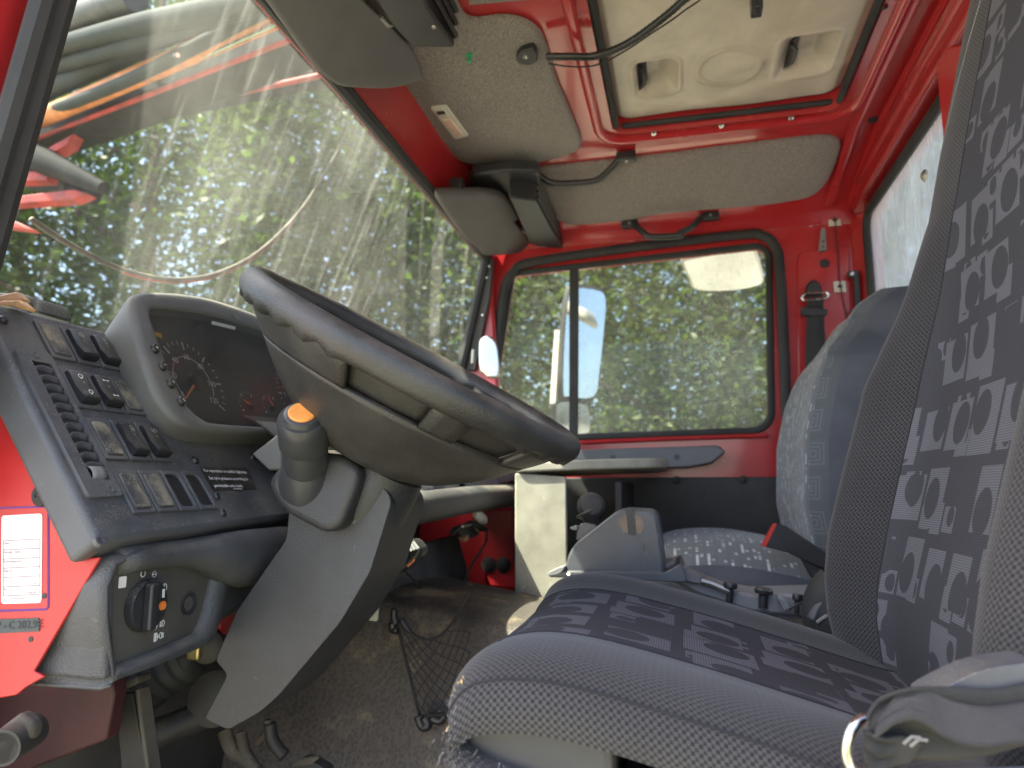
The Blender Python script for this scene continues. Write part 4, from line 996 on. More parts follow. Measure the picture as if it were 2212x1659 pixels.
# ================================================================ steering column
colm = empty('steering_column', A3(-.50, .75, 1.72), 'charcoal steering column shroud running down to the pedals', 'steering column')
YC0, YC1 = .724, .826
sh = ats(fU, [(660, 1015), (760, 1000), (838, 1062), (846, 1085), (800, 1235), (735, 1345), (600, 1505), (560, 1540), (492, 1578), (440, 1553), (491, 1457), (464, 1427), (512, 1318), (618, 1165), (626, 1080)], Y=YC0)
q = MB(); q.prism(rpoly(sh, .006, 3), (0, YC1 - YC0, 0)); q.build('lower_shroud', M['column'], colm, bevel=.010, seg=3)
cax = nrm(A3(.50, 0, .866))
q = MB(); q.lathe(A3(-.352, .765, 1.985), wnv, [(.040, -.03), (.046, .0), (.046, .03), (.044, .046), (.038, .050)], 32); q.build('upper_collar', M['column'], colm)
# switch pod and stalk
ax_s = nrm(A3(.29, -.66, .62)); tip = at(653, 888, Y=.642); base = tip - ax_s * .112
pod = MB(); pod.prism(rpoly(ats(fU, [(572, 1044), (604, 1000), (660, 972), (742, 984), (776, 1012), (770, 1052), (738, 1136), (712, 1150), (690, 1148), (604, 1102)], Y=.700), .012, 4), (0, .065, 0)); pod.build('switch_pod', M['column'], colm, bevel=.022, seg=5)
q = MB(); q.lathe(base, ax_s, [(.031, .0), (.030, .012), (.0275, .022), (.0250, .030), (.0240, .032)], 32); q.build('stalk_gaiter', M['stalk'], colm)
q = MB(); q.lathe(base, ax_s, [(.0238, .0), (.0238, .03), (.0238, .062), (.0230, .066)], 36); stk = q.build('stalk', M['stalk'], colm)
pr2 = [(.0240, .064), (.0262, .067)]
q = MB(); q.lathe(base, ax_s, [(.0236, .0655), (.0258, .0660), (.0262, .0675), (.0262, .092), (.0255, .099), (.0232, .1035), (.0200, .1035), (.0182, .1085), (.0155, .1095)], 40); q.build('twist_ring', M['stalk'], stk, sharp=25)
for k in range(20):
    pass
q = MB(); q.lathe(base, ax_s, [(.0140, .106), (.0140, .1110), (.0128, .1122), (.0004, .1126)], 32); q.build('end_button', M['orangebtn'], stk)
q = MB(); u_ = nrm(A3(0, 0, 1) - ax_s * ax_s[2]); v_ = np.cross(ax_s, u_); c = base + ax_s * .028 + nrm(v_ * -.9 + ax_s * .2 - u_ * .5) * .0252
text_mb('S', .009, base + ax_s * .022 - v_ * .0175 - u_ * .0185, ax_s, nrm(u_ * .7 - v_ * .7), -u_ - v_, lift=.001).build('stalk_mark', M['greyprint'], stk, sharp=0)
# bracket between dash and column, small clear lever behind the stalk
q = MB(); q.prism(ats(fE, [(60, 1110), (205, 1000), (220, 1010), (215, 1190), (150, 1195)], Y=.755), (0, .03, 0)); q.build('side_bracket', M['cluster'], colm, bevel=.004)
q = MB(); q.prism(ats(fE, [(415, 1005), (450, 985), (485, 1050), (460, 1085), (420, 1085)], Y=.70), (0, .02, 0)); q.build('clip_plate', M['greylight'], colm, bevel=.002)
# ================================================================ driver seat
ds = empty('driver_chair', A3(.08, .725, 1.45), 'dark checked driver seat with pale squares-and-circles insert, nearest seat', 'seat')
def surf(name, cols, rowsP, fn, mat, parent, uvs=None, u0=0.0, v0=0.0, **kw):
    """grid surface fn(col,row); uv in metres along the cloth"""
    G = [[np.array(fn(c, r)) for c in cols] for r in rowsP]
    U = []
    vacc = [0.0]
    for i in range(1, len(G)): vacc.append(vacc[-1] + np.linalg.norm(G[i][len(cols) // 2] - G[i - 1][len(cols) // 2]))
    for i, row in enumerate(G):
        ua = [0.0]
        for j in range(1, len(row)): ua.append(ua[-1] + np.linalg.norm(row[j] - row[j - 1]))
        U.append([(u0 + a, v0 + vacc[i]) for a in ua])
    mb = MB(); mb.grid(G, U); return mb.build(name, mat, parent, sharp=0, fix=False, **kw)
def interp(xs, ys): return lambda t: float(np.interp(t, xs, ys))
# cushion: path along the seat (front underside -> top -> rear), cross profile over Y
cpath = spline([A3(-.10, 0, 1.812), A3(-.145, 0, 1.820), A3(-.169, 0, 1.838), A3(-.170, 0, 1.862), A3(-.145, 0, 1.882), A3(-.09, 0, 1.886), A3(.0, 0, 1.868), A3(.10, 0, 1.842), A3(.20, 0, 1.815), A3(.32, 0, 1.795)], 6)
nC = len(cpath)
cyk = [.487, .484, .489, .505, .530, .562, .592, .640, .73, .80, .85, .885, .925, .950, .965, .968, .964]
czk = [-.046, -.034, -.018, -.006, .0, .001, -.002, -.004, -.004, -.002, .004, .012, .010, .0, -.018, -.04, -.07]
CYs = spline([A3(a, b, 0) for a, b in zip(cyk, czk)], 3); nY = len(CYs)
def cush(c, r):
    p = cpath[r]; q = CYs[c]; t = r / (nC - 1)
    k = min(1, max(0, (r - 6) / 14)); z = q[1] * (k if q[1] > -.003 else (.35 + .65 * k))
    # rounded plan at the nose corners
    e = abs(q[0] - .726) / .242; pull = .035 * max(0, (e - .72) / .28) ** 2 * (1 if r < 24 else 0) * max(0, 1 - r / 26)
    return (p[0] + pull, q[0], p[2] + z)
k0 = 6 * 3; k1 = 10 * 3
def seatpart(nm, c0, c1, mat, u0): return surf(nm, range(c0, c1 + 1), range(nC), cush, mat, ds, u0=u0)
seatpart('cushion_side', 0, 7, M['check'], .0)
seatpart('cushion_bolster', 7, 19, M['check'], .3)
seatpart('cushion_insert', 19, 29, M['insert'], .02)
seatpart('cushion_bolster', 29, 42, M['check'], .6)
seatpart('cushion_side', 42, nY - 1, M['check'], .9)
def seam(parent, fn, c, rows_, r=.0011, mat='thread'):
    q = MB(); q.tube([np.array(fn(c, k)) + A3(0, 0, .0004) for k in rows_], r, 6); q.build('piping', M[mat], parent, sharp=0)
seam(ds, cush, 7, range(4, nC)); seam(ds, cush, 19, range(6, nC), .0008); seam(ds, cush, 29, range(6, nC), .0008); seam(ds, cush, 42, range(4, nC))
# frayed front corner
q = MB(); rr_ = np.random.default_rng(3)
for k in range(260):
    r = rr_.integers(6, 22); c = rr_.integers(0, 8) if k % 3 else rr_.integers(4, 14)
    if r > 16 and c > 9: continue
    p = np.array(cush(c, min(r, nC - 1))) + rr_.normal(0, .004, 3) * (1, .3, 1); d = nrm(A3(-.6, -.9, .1) + rr_.normal(0, .7, 3)) * rr_.uniform(.003, .008)
    s_ = nrm(np.cross(d, A3(.3, .2, 1))) * .0004; q.add([p - s_, p + s_, p + d], [(0, 1, 2)])
fz = q.build('frayed_threads', plastic('frayed_grey_threads', (.20, .19, .18), .9, .3), ds, sharp=0); fz['kind'] = 'stuff'
q = MB()
for k in range(60):
    t = rr_.uniform(0, 1); p = np.array(cush(7, 14)) * (1 - t) + np.array(cush(9, 22)) * t + rr_.normal(0, .0022, 3); d = nrm(A3(-.2, -.8, .5) + rr_.normal(0, .6, 3)) * rr_.uniform(.003, .006)
    s_ = nrm(np.cross(d, A3(.3, .2, 1))) * .0007; q.add([p - s_, p + s_, p + d], [(0, 1, 2)])
fz = q.build('torn_foam', plastic('exposed_foam', (.62, .47, .24), .95, .3), ds, sharp=0); fz['kind'] = 'stuff'
# pan and pedestal
q = MB(); q.prism(rpoly([A3(-.158, .502, 1.846), A3(-.05, .502, 1.840), A3(-.05, .502, 1.70), A3(-.150, .502, 1.70)], .012), (0, .45, 0)); q.build('seat_pan', M['stalk'], ds, bevel=.010, seg=3)
q = MB(); q.prism(rpoly([A3(-.047, .506, 1.812), A3(.30, .506, 1.79), A3(.30, .506, 1.66), A3(-.047, .506, 1.68)], .006), (0, .44, 0)); q.build('seat_pan', M['stalk'], ds, bevel=.006, seg=3)
q = MB(); q.box((.08, .73, 1.55), (.36, .36, .30)); q.build('pedestal', M['blackmatt'], ds, bevel=.02)
# backrest
X0 = interp([1.76, 1.80, 1.86, 1.90, 2.0, 2.1, 2.2, 2.3, 2.4, 2.5, 2.6, 2.7, 2.78], [.205, .205, .202, .207, .234, .262, .284, .300, .322, .346, .370, .398, .44])
HW = interp([1.76, 1.9, 2.05, 2.12, 2.18, 2.24, 2.3, 2.6, 2.70, 2.78], [.225, .242, .247, .244, .234, .216, .205, .198, .185, .12])
BP = interp([1.76, 1.95, 2.12, 2.22, 2.32, 2.8], [.035, .062, .058, .030, .010, .006])
zs = list(np.linspace(1.762, 2.10, 24)) + list(np.linspace(2.115, 2.30, 16)) + list(np.linspace(2.32, 2.775, 24))
bt = [-1.0, -1.04, -1.03, -.97, -.88, -.76, -.64, -.53, -.25, 0, .2, .45, .58, .72, .86, .97, 1.03, 1.04, 1.0]
bd = [.13, .085, .035, -.15, -.42, -.48, -.20, .0, .05, .06, .05, .0, -.38, -.90, -.80, -.25, .035, .085, .13]
BS = spline([A3(a, b, i) for i, (a, b) in enumerate(zip(bt, bd))], 2); nB = len(BS)
def back(c, r):
    z = zs[r]; t, d = BS[c][0], BS[c][1]; x = X0(z)
    x += d * BP(z) if (5 < c < nB - 6) else (d * 1.0 if d > 0.02 else d * BP(z))
    y = .728 + t * HW(z)
    return (x, y, z)
def bpart(nm, c0, c1, mat, u0): return surf(nm, range(c0, c1 + 1), range(len(zs)), back, mat, ds, u0=u0)
bpart('backrest_side', 0, 5, M['check'], 0); bpart('backrest_bolster', 5, 13, M['check'], .2); bpart('backrest_insert', 13, 23, M['insert'], .0); bpart('backrest_bolster', 23, 31, M['check'], .5); bpart('backrest_side', 31, nB - 1, M['check'], .8)
seam(ds, back, 13, range(len(zs)), .0008); seam(ds, back, 23, range(len(zs)), .0008)
q = MB(); q.grid([[back(0, r), back(nB - 1, r)] for r in range(len(zs))]); q.build('back_shell', M['passside'], ds, sharp=0)
# recliner cover
q = MB(); q.prism(rpoly(ats(fI, [(1480, 1275), (1640, 1180), (1850, 1085), (2200, 1040), (2200, 1230), (1840, 1375), (1640, 1345)], Y=.458), .010), (0, .03, 0)); q.build('recliner_cover', M['dash'], ds, bevel=.009, seg=4)
q = MB(); q.prism(rpoly([A3(.10, .462, 1.84), A3(.36, .462, 1.87), A3(.36, .462, 1.70), A3(.10, .462, 1.74)], .02), (0, .018, 0)); q.build('side_shield', M['felt2'], ds, bevel=.004)

# driver belt: webbing bunched through a steel ring
db = empty('driver_seat_belt', at(1900, 1600, Y=.47), 'bunched grey webbing with a steel ring at the driver seat corner', 'seat belt')
q = MB(); c = at(*fI(1150, 1530), Y=.468); rgn = nrm(A3(.55, -.8, -.15)); u_ = nrm(A3(0, 0, 1) - rgn * rgn[2]); v_ = np.cross(rgn, u_)
q.tube([c + .0128 * (math.cos(t) * u_ * 1.2 + math.sin(t) * v_) for t in np.linspace(0, 2 * math.pi, 32, endpoint=False)], .0034, 10, closed=True); q.build('steel_ring', M['metal'], db, sharp=0)
def ribbon(pts, wv_, mat, parent, name='webbing', folds=0.0, n=9):
    S = spline(pts, 8); Wd = [np.array(x) for x in wv_]; Wd = spline(Wd, 8); q = MB(); G = []
    for i, (p, w_) in enumerate(zip(S, Wd)):
        t = i / (len(S) - 1); L = np.linalg.norm(w_); nn_ = nrm(np.cross(w_, S[min(i + 1, len(S) - 1)] - S[max(i - 1, 0)]))
        G.append([p + w_ * (k / (n - 1) - .5) + nn_ * folds * math.sin(k * 1.9 + t * 5) * math.sin(math.pi * min(1, t * 1.2 + .1)) for k in range(n)])
    q.grid(G); return q.build(name, mat, parent, sharp=0, solid=.0018, fix=False)
ribbon(ats(fI, [(1180, 1520), (1260, 1440), (1400, 1400), (1600, 1400), (1850, 1400), (2150, 1330)], Y=.455), [A3(0, -.004, .030), A3(0, -.004, .036), A3(.004, -.004, .040), A3(.01, -.004, .040), A3(.012, 0, .036), A3(.012, 0, .034)], M['strapgrey'], db, folds=.004)
ribbon(ats(fI, [(1230, 1420), (1320, 1330), (1420, 1290), (1500, 1300), (1650, 1380), (1850, 1420), (2150, 1380)], Y=.447), [A3(.006, .008, .010), A3(.006, .010, .012), A3(.006, .012, .012), A3(.006, .012, .014), A3(.008, .012, .016), A3(.008, .010, .018), A3(.008, .01, .018)], M['strap'], db, folds=.0015)
ribbon(ats(fI, [(1150, 1545), (1230, 1590), (1330, 1560), (1450, 1570)], Y=.452), [A3(0, -.004, .020), A3(.004, -.004, .022), A3(.006, -.004, .018), A3(.006, -.004, .012)], M['strapgrey'], db, folds=.003)
q = MB()
for k, (x, y) in enumerate(((1400, 1345), (1405, 1372), (1430, 1500), (1470, 1515))):
    p, p2 = at(*fI(x - 50, y + 20), Y=.444), at(*fI(x + 50, y - 15), Y=.444); q.tube([p, (p + p2) / 2 + A3(0, 0, .002), p2], .0009, 4)
q.build('stitching', M['wornstitch'], db)

# ================================================================ passenger seat
pst = empty('passenger_chair', A3(.12, 1.62, 1.45), 'blue-grey striped passenger seat beyond the gear console', 'seat')
ppath = spline([A3(-.06, 0, 1.77), A3(-.095, 0, 1.80), A3(-.10, 0, 1.84), A3(-.075, 0, 1.875), A3(-.02, 0, 1.900), A3(.08, 0, 1.905), A3(.18, 0, 1.890), A3(.30, 0, 1.865)], 5)
pyk = [1.375, 1.368, 1.372, 1.39, 1.43, 1.50, 1.62, 1.74, 1.81, 1.85, 1.868, 1.870]; pzk = [-.14, -.10, -.068, -.040, -.016, .004, .010, .010, .004, -.010, -.04, -.09]
PY = spline([A3(a, b, 0) for a, b in zip(pyk, pzk)], 3)
def pcush(c, r):
    p = ppath[r]; q = PY[c]; e = abs(q[0] - 1.62) / .25; return (p[0] + .05 * max(0, (e - .6) / .4) ** 2 * max(0, 1 - r / 22), q[0], p[2] + q[1] * (.5 + .5 * min(1, r / 12)))
def ppart(fn, rows_, nm, c0, c1, mat, u0):
    G = [[np.array(fn(c, r)) for c in range(c0, c1 + 1)] for r in rows_]; U = []; acc = 0
    for i, row in enumerate(G):
        if i: acc += np.linalg.norm(row[len(row) // 2] - G[i - 1][len(row) // 2])
        ua = [0.0]
        for j in range(1, len(row)): ua.append(ua[-1] + np.linalg.norm(row[j] - row[j - 1]))
        U.append([(u0 + a, acc) for a in ua])
    return G, U
def pbuild(nm, G, U, mat, swap=False):
    if swap: U = [[(b, a) for a, b in row] for row in U]
    mb = MB(); mb.grid(G, U); return mb.build(nm, mat, pst, sharp=0, fix=False)
RR = range(len(ppath))
pbuild('cushion_side', *ppart(pcush, RR, '', 0, 9, M['passside'], 0), M['passside']); pbuild('cushion_top', *ppart(pcush, RR, '', 9, len(PY) - 1, M['pass'], .0), M['pass'], True)
PX0 = interp([1.80, 1.90, 1.97, 2.1, 2.2, 2.27, 2.31, 2.37, 2.405], [.255, .225, .215, .222, .245, .275, .31, .35, .40])
PHW = interp([1.80, 1.88, 2.0, 2.15, 2.24, 2.27, 2.31, 2.37, 2.405], [.20, .235, .245, .242, .225, .180, .138, .122, .10])
pzs = list(np.linspace(1.80, 2.24, 24)) + list(np.linspace(2.255, 2.405, 16))
pbt = [-1.0, -1.03, -1.02, -.95, -.85, -.6, -.3, 0, .3, .6, .85, .95, 1.02, 1.03, 1.0]; pbd = [.13, .10, .05, .012, .0, .004, .008, .01, .008, .004, .0, .012, .05, .10, .13]
PS = spline([A3(a, b, 0) for a, b in zip(pbt, pbd)], 3)
def pback(c, r): z = pzs[r]; return (PX0(z) + PS[c][1], 1.62 + PS[c][0] * PHW(z) + (.02 if z > 2.28 else 0) * 0, z)
RB = range(len(pzs))
pbuild('backrest_side', *ppart(pback, RB, '', 0, 7, M['passside'], 0), M['passside']); pbuild('backrest_border', *ppart(pback, RB, '', 7, 10, M['passedge'], 0), M['passedge']); pbuild('backrest_front', *ppart(pback, RB, '', 10, len(PS) - 1, M['pass'], .1), M['pass'])
q = MB(); q.grid([[pback(0, r), pback(len(PS) - 1, r)] for r in RB]); q.build('back_shell', M['passside'], pst, sharp=0)
q = MB(); q.add([pback(c, len(pzs) - 1) for c in range(len(PS))], [tuple(range(len(PS)))]); q.build('backrest_cap', M['passside'], pst)
q = MB(); q.box((.13, 1.62, 1.62), (.36, .38, .34)); q.build('pedestal', M['blackmatt'], pst, bevel=.02)
# buckle stalks between the seats
bk = empty('belt_buckle', at(*fI(760, 360), Y=1.36), 'black belt buckle with red release edge beside the passenger backrest', 'buckle')
q = MB(); q.prism(rpoly(ats(fI, [(570, 380), (640, 255), (700, 262), (940, 420), (980, 520), (880, 500), (720, 420)], Y=1.345), .006), (0, .03, 0)); q.build('buckle_body', M['beltbuckle'], bk, bevel=.004)
q = MB(); q.prism(rpoly(ats(fI, [(566, 382), (632, 262), (652, 250), (585, 388)], Y=1.343), .002), (0, .024, 0)); q.build('release_button', M['redplast'], bk, bevel=.001)
q = MB(); q.prism(ats(fI, [(780, 430), (960, 520), (1000, 640), (960, 660), (850, 560)], Y=1.35), (0, .02, 0)); q.build('buckle_strap', M['strap'], bk, bevel=.003)

# passenger belt on the B pillar
pb = empty('passenger_seat_belt', at(1758, 640, Y=YD), 'black passenger belt hanging from a chrome guide on the red pillar', 'seat belt')
yb = YD - .030
q = MB(); q.prism(rpoly(ats(fJ, [(238, 500), (240, 440), (262, 415), (290, 412), (315, 435), (330, 500)], Y=yb), .010), (0, .022, 0)); q.build('guide_cover', M['beltbuckle'], pb, bevel=.005)
q = MB(); q.tube(rpoly(ats(fJ, [(212, 505), (230, 485), (340, 478), (356, 490), (345, 508), (225, 522)], Y=yb - .001), .006), .0036, 8, closed=True); q.build('chrome_guide', M['metal'], pb)
q = MB(); q.prism(rpoly(ats(fJ, [(212, 560), (222, 548), (345, 562), (355, 578), (340, 600), (250, 605), (215, 590)], Y=yb - .006), .005), (0, .022, 0)); q.build('stop_clip', M['beltbuckle'], pb, bevel=.004)
G = [[at(*fJ(x0, y), Y=yb), at(*fJ((x0 + x1) / 2, y), Y=yb - .003), at(*fJ(x1, y), Y=yb)] for x0, x1, y in ((245, 325, 500), (240, 328, 600), (236, 335, 700), (234, 342, 800), (234, 344, 1000), (234, 344, 1250))]
q = MB(); q.grid(G); q.build('webbing', M['strap'], pb, solid=.002, sharp=0)
# fittings on the pillar
q = MB(); q.prism(rpoly(ats(fJ, [(318, 145), (338, 140), (345, 258), (305, 265)], Y=YD - .020), .003), (0, .014, 0)); hk = tag(q.build('coat_hook', M['greylight'], bevel=.003), 'small grey coat hook plate on the red pillar', 'hook')
for y in (215, 243):
    q = MB(); q.lathe(at(*fJ(327, y), Y=YD - .0202), (0, -1, 0), [(.0032, 0), (.0032, .0004), (.0003, .0)], 10); q.build('hook_slot', M['lcd_and_slot'], hk)
for k, (x, y) in enumerate(((386, 106), (413, 450))):
    c = at(*fJ(x, y), Y=YD - .008); q = MB(); q.box(c, (.030, .004, .030)); t_ = tag(q.build('cable_mount', M['cream'], bevel=.001), ('upper' if k == 0 else 'lower') + ' white square cable mount on the red pillar', 'cable mount', 'cable mounts')
    q = MB(); q.box(c + A3(0, -.003, 0), (.012, .004, .005)); q.box(c + A3(0, -.003, .001), (.005, .0045, .012)); q.build('tie_slot', M['lcd_and_slot'], t_)
q = MB(); q.tube(spline([at(*fC(850, 1180), Y=YD - .03), at(*fC(960, 1220), Y=YD - .02), at(*fC(1010, 1280), Y=YD - .014), at(*fC(1025, 1450), Y=YD - .008), at(*fJ(405, 300), Y=YD - .008), at(*fJ(418, 450), Y=YD - .012), at(*fJ(440, 560), Y=YD - .008), at(*fJ(462, 680), Y=YD - .008)], 6), .0016, 6); tag(q.build('thin_cable', M['black'], sharp=0), 'thin black cable running down the red pillar through white mounts', 'cable')
for k, dy in enumerate((0, 14)):
    q = MB(); q.tube(spline([at(*fC(840, 1185 + dy), Y=YD - .03), at(*fC(950, 1225 + dy), Y=YD - .016), at(*fC(1050, 1245 + dy), Y=YD - .01), at(*fC(1150, 1235 + dy), Y=YD - .02)], 6), .0015, 6); tag(q.build('thin_cable', M['black'], sharp=0), ('upper' if k == 0 else 'lower') + ' black cable crossing to the rear roof corner', 'cable')
br = empty('pillar_bracket', at(*fJ(490, 480), X=.455), 'small black upright grab bracket beside the rear window', 'bracket')
q = MB(); q.prism(rpoly(ats(fJ, [(456, 368), (512, 364), (526, 595), (472, 602), (470, 570), (492, 568), (486, 400), (458, 400)], Y=1.925), .003), (0, .012, 0)); q.build('bracket_plate', M['black'], br, bevel=.001)
for x, y in ((476, 382), (489, 584)):
    q = MB(); q.lathe(at(*fJ(x, y), Y=1.9245), (0, -1, 0), [(.006, 0), (.005, .003), (.0005, .004)], 12); q.build('screw', M['metal'], br)

# ================================================================ storage box by the passenger
bx = empty('storage_box', A3(-.28, 1.55, 1.75), 'dusty pale grey storage box with an open back and sunlit side', 'storage box')
yb0 = 1.42
s4 = ats(fU, [(1112, 1022), (1222, 1030), (1226, 1250), (1112, 1240)], Y=yb0); s4[2][2] = s4[3][2] = 1.62
q = MB(); q.prism(s4, (0, .015, 0)); q.build('side_board', M['boxdust'], bx, bevel=.003)
q = MB(); q.prism([s4[0] + A3(0, .014, -.002), s4[3] + A3(0, .014, 0), s4[3] + A3(0, .46, 0), s4[0] + A3(0, .46, -.002)], (.012, 0, 0)); q.build('front_board', M['trim'], bx, bevel=.002)
q = MB(); q.prism([A3(-.14, 1.50, 2.02), A3(-.14, 1.50, 1.62), A3(-.125, 1.50, 1.62), A3(-.125, 1.50, 2.02)], (0, .38, 0)); q.build('back_divider', M['trim'], bx, bevel=.002)
top = [at(1112, 1012, Y=yb0 - .008), at(1222, 1020, Y=yb0 - .008), at(1300, 1012, Y=yb0 + .005), at(1440, 1006, Y=1.53), at(1452, 1000, Y=1.60)]
zt = s4[0][2] + .0006
tp = rpoly([A3(top[0][0], yb0 - .008, zt), A3(top[1][0], yb0 - .008, zt), A3(-.14, 1.44, zt), A3(-.055, 1.50, zt), A3(-.03, 1.56, zt), A3(-.05, 1.88, zt), A3(top[0][0], 1.88, zt)], .02)
q = MB(); q.prism([p + A3(0, 0, .012 * (p[0] + .33) / .3) for p in tp], (0, 0, .020)); q.build('top_board', M['boxdust'], bx, bevel=.004, seg=3)

# ================================================================ gear console
gc = empty('gear_console', A3(-.1, 1.12, 1.78), 'slate grey gear console cover patched with black tape between the seats', 'gear console')
yg = 1.085
shp = ats(fH, [(1410, 545), (1418, 470), (1440, 410), (1475, 360), (1700, 185), (1740, 165), (1905, 172), (1945, 205), (1985, 480), (1985, 550)], Y=yg)
q = MB(); q.prism(rpoly(shp, .008), (0, .11, 0)); q.build('cover', M['greyplast'], gc, bevel=.008, seg=3)
q = MB(); q.prism(rpoly(ats(fH, [(1320, 560), (1330, 530), (1410, 525), (1990, 535), (2080, 480), (2110, 560), (2110, 590)], Y=yg - .015), .003), (0, .16, 0)); q.build('base_frame', M['greyplast'], gc, bevel=.003)
q = MB(); q.prism(rpoly(ats(fH, [(1475, 350), (1475, 290), (1500, 250), (1530, 245), (1600, 262), (1590, 300), (1500, 350)], Y=yg + .03), .006), (0, .03, 0)); q.build('lever_gaiter', M['greyplast'], gc, bevel=.004)
for nm, pts, m_, dy in (('tape_strip', [(1765, 195), (1812, 192), (1825, 310), (1808, 322), (1775, 312)], 'tape', .0010), ('glue_stain', [(1715, 230), (1760, 195), (1850, 205), (1868, 260), (1850, 310), (1745, 300)], 'glue', .0005), ('tape_strip', [(1758, 172), (1815, 170), (1813, 196), (1762, 198)], 'tape', .0012)):
    q = MB(); q.prism(ats(fH, pts, Y=yg - dy), (0, .0004, 0)); q.build(nm, M[m_], gc)
q = MB(); q.tube(spline(ats(fH, [(1830, 350), (1855, 365), (1868, 390), (1862, 410)], Y=yg - .001), 5), .0008, 5); q.build('glue_stain', M['glue'], gc)
q = MB(); q.lathe(at(*fH(1440, 542), Y=yg - .015), (0, -.6, .8), [(.005, 0), (.004, .002), (.0004, .003)], 12); q.build('screw', M['metal'], gc)
q = MB(); q.prism(rpoly(ats(fH, [(1310, 555), (1318, 530), (1380, 500), (1410, 498), (1400, 525), (1370, 545)], Y=yg - .02), .003), (0, .03, 0)); q.build('latch_tab', M['greylight'], gc, bevel=.002)
for k, pts in enumerate(([(1480, 290), (1445, 285), (1438, 272), (1470, 262), (1485, 268)],)):
    q = MB(); q.prism(rpoly(ats(fH, pts, Y=yg + .02), .002), (0, .02, 0)); q.build('latch_tab', M['greylight'], gc, bevel=.0015)
gl_ = empty('gear_lever', at(*fH(1560, 260), Y=yg + .05), 'short gear lever with a rounded dusty black knob', 'gear lever')
kn = [at(*fH(x, y), Y=yg + .05) for x, y in ((1572, 270), (1566, 235), (1556, 200), (1545, 175))]
kl = MB(); kl.tube(spline(kn, 4), [.011, .0105, .0105, .011, .012, .013, .0145, .016, .018, .020, .021, .021, .020][:len(spline(kn, 4))], 14); kl.build('stem', M['black'], gl_, sharp=0)
kc2 = at(*fH(1527, 148), Y=yg + .05); ka = nrm(A3(.15, -.97, .15))
q = MB(); q.lathe(kc2 + A3(.010, 0, 0) - ka * .03, ka, [(.006, .004), (.015, .007), (.0205, .015), (.0222, .026), (.0205, .036), (.0165, .0425), (.0160, .043)], 28)
q.build('knob', M['blackmatt'], gl_, sharp=60)
q = MB(); q.lathe(kc2 + A3(.010, 0, 0) - ka * .03, ka, [(.0160, .043), (.0158, .0462), (.012, .0475), (.0004, .048)], 24); q.build('knob_button', M['trim'], gl_)
# low rail with small levers and knobs behind the console
rk = empty('lever_rail', at(*fI(600, 680), Y=1.16), 'dusty low console rail with small levers and knobs between the seats', 'lever console')
q = MB(); q.prism(rpoly(ats(fI, [(-10, 480), (60, 470), (130, 540), (330, 620), (520, 660), (940, 650), (960, 720), (860, 800), (500, 760), (200, 660), (0, 560)], Y=1.13), .006), (0, .10, 0)); q.build('rail_body', M['greylight'], rk, bevel=.005)
q = MB(); q.prism(rpoly(ats(fI, [(62, 500), (90, 490), (205, 545), (215, 600), (150, 590), (70, 545)], Y=1.12), .003), (0, .03, 0)); q.build('brake_lever', M['greylight'], rk, bevel=.003)
q = MB(); q.tube(spline(ats(fI, [(215, 580), (280, 600), (340, 625), (380, 640)], Y=1.12), 4), .005, 8); q.build('brake_lever', M['dullmetal'], rk)
for (x, y), r in (((378, 612), .010), ((570, 645), .0125), ((764, 680), .007)):
    q = MB(); c = at(*fI(x, y), Y=1.12); q.lathe(c + A3(0, 0, -.012), (.1, 0, 1), [(r * .5, -.01), (r * .5, .008), (r, .010), (r * 1.05, .015), (r * .9, .018), (.0004, .018)], 18); q.build('knob', M['black'], rk)
q = MB(); q.prism(rpoly(ats(fI, [(800, 668), (925, 655), (930, 695), (830, 705)], Y=1.115), .003), (0, .03, 0)); q.build('switch_pad', M['dash'], rk, bevel=.002)
q = MB(); q.tube(spline(ats(fI, [(655, 680), (680, 690), (710, 740)], Y=1.11), 4), .006, 8); q.build('small_lever', M['greylight'], rk)
q = MB(); q.prism(ats(fI, [(720, 740), (800, 700), (850, 770), (835, 775), (795, 715), (725, 752)], Y=1.06), (0, .004, 0)); q.build('paper_edge', M['black'], rk)
ho = empty('heater_hose', at(*fI(960, 780), Y=1.0), 'dark bent duct with a cable tie behind the driver backrest', 'duct')
q = MB(); q.tube(spline(ats(fI, [(1080, 980), (1010, 860), (985, 780), (1000, 700), (1050, 640)], Y=1.02), 6), .040, 16); q.build('duct', M['blackmatt'], ho, sharp=0)
q = MB(); q.tube(spline(ats(fI, [(850, 800), (890, 720), (950, 660), (1010, 620)], Y=1.0), 6), .012, 10, flat=.5); q.build('edge_trim', M['dash'], ho, sharp=0)
q = MB(); q.tube(spline(ats(fI, [(880, 820), (950, 770), (975, 720), (1060, 670)], Y=.985), 6), .0022, 6); q.build('cable_tie', M['greylight'], ho)

# ================================================================ passenger dash clutter
cb = MB(); cb.prism(rpoly(ats(fE, [(890, 1300), (905, 1200), (985, 1205), (1005, 1290)], X=-.43), .003), (-.004, 0, 0)); pp_ = tag(cb.build('paper_sheet', M['paperw']), 'white printed sheet lying on the passenger dash under the wheel', 'paper')
def dtext(t, x, y, px):
    p, p2, p3 = at(*fE(x, y), X=-.4295), at(*fE(x + 40, y - 2), X=-.4295), at(*fE(x, y - 40), X=-.4295); text_mb(t, np.linalg.norm(p3 - p) / 40 * px, p, p2 - p, p3 - p, (1, 0, 0)).build('print_line', M['ink'], pp_, sharp=0)
for k, y in enumerate((1215, 1232, 1250, 1268)): q = MB(); q.tube([at(*fE(910, y), X=-.4295), at(*fE(965 + 10 * (k % 2), y - 2), X=-.4295)], .0006, 4); q.build('print_line', M['fadedink'], pp_)
tr2 = empty('document_tray', at(*fE(1100, 1280), X=-.44), 'grey document tray with folders on the passenger dash', 'tray')
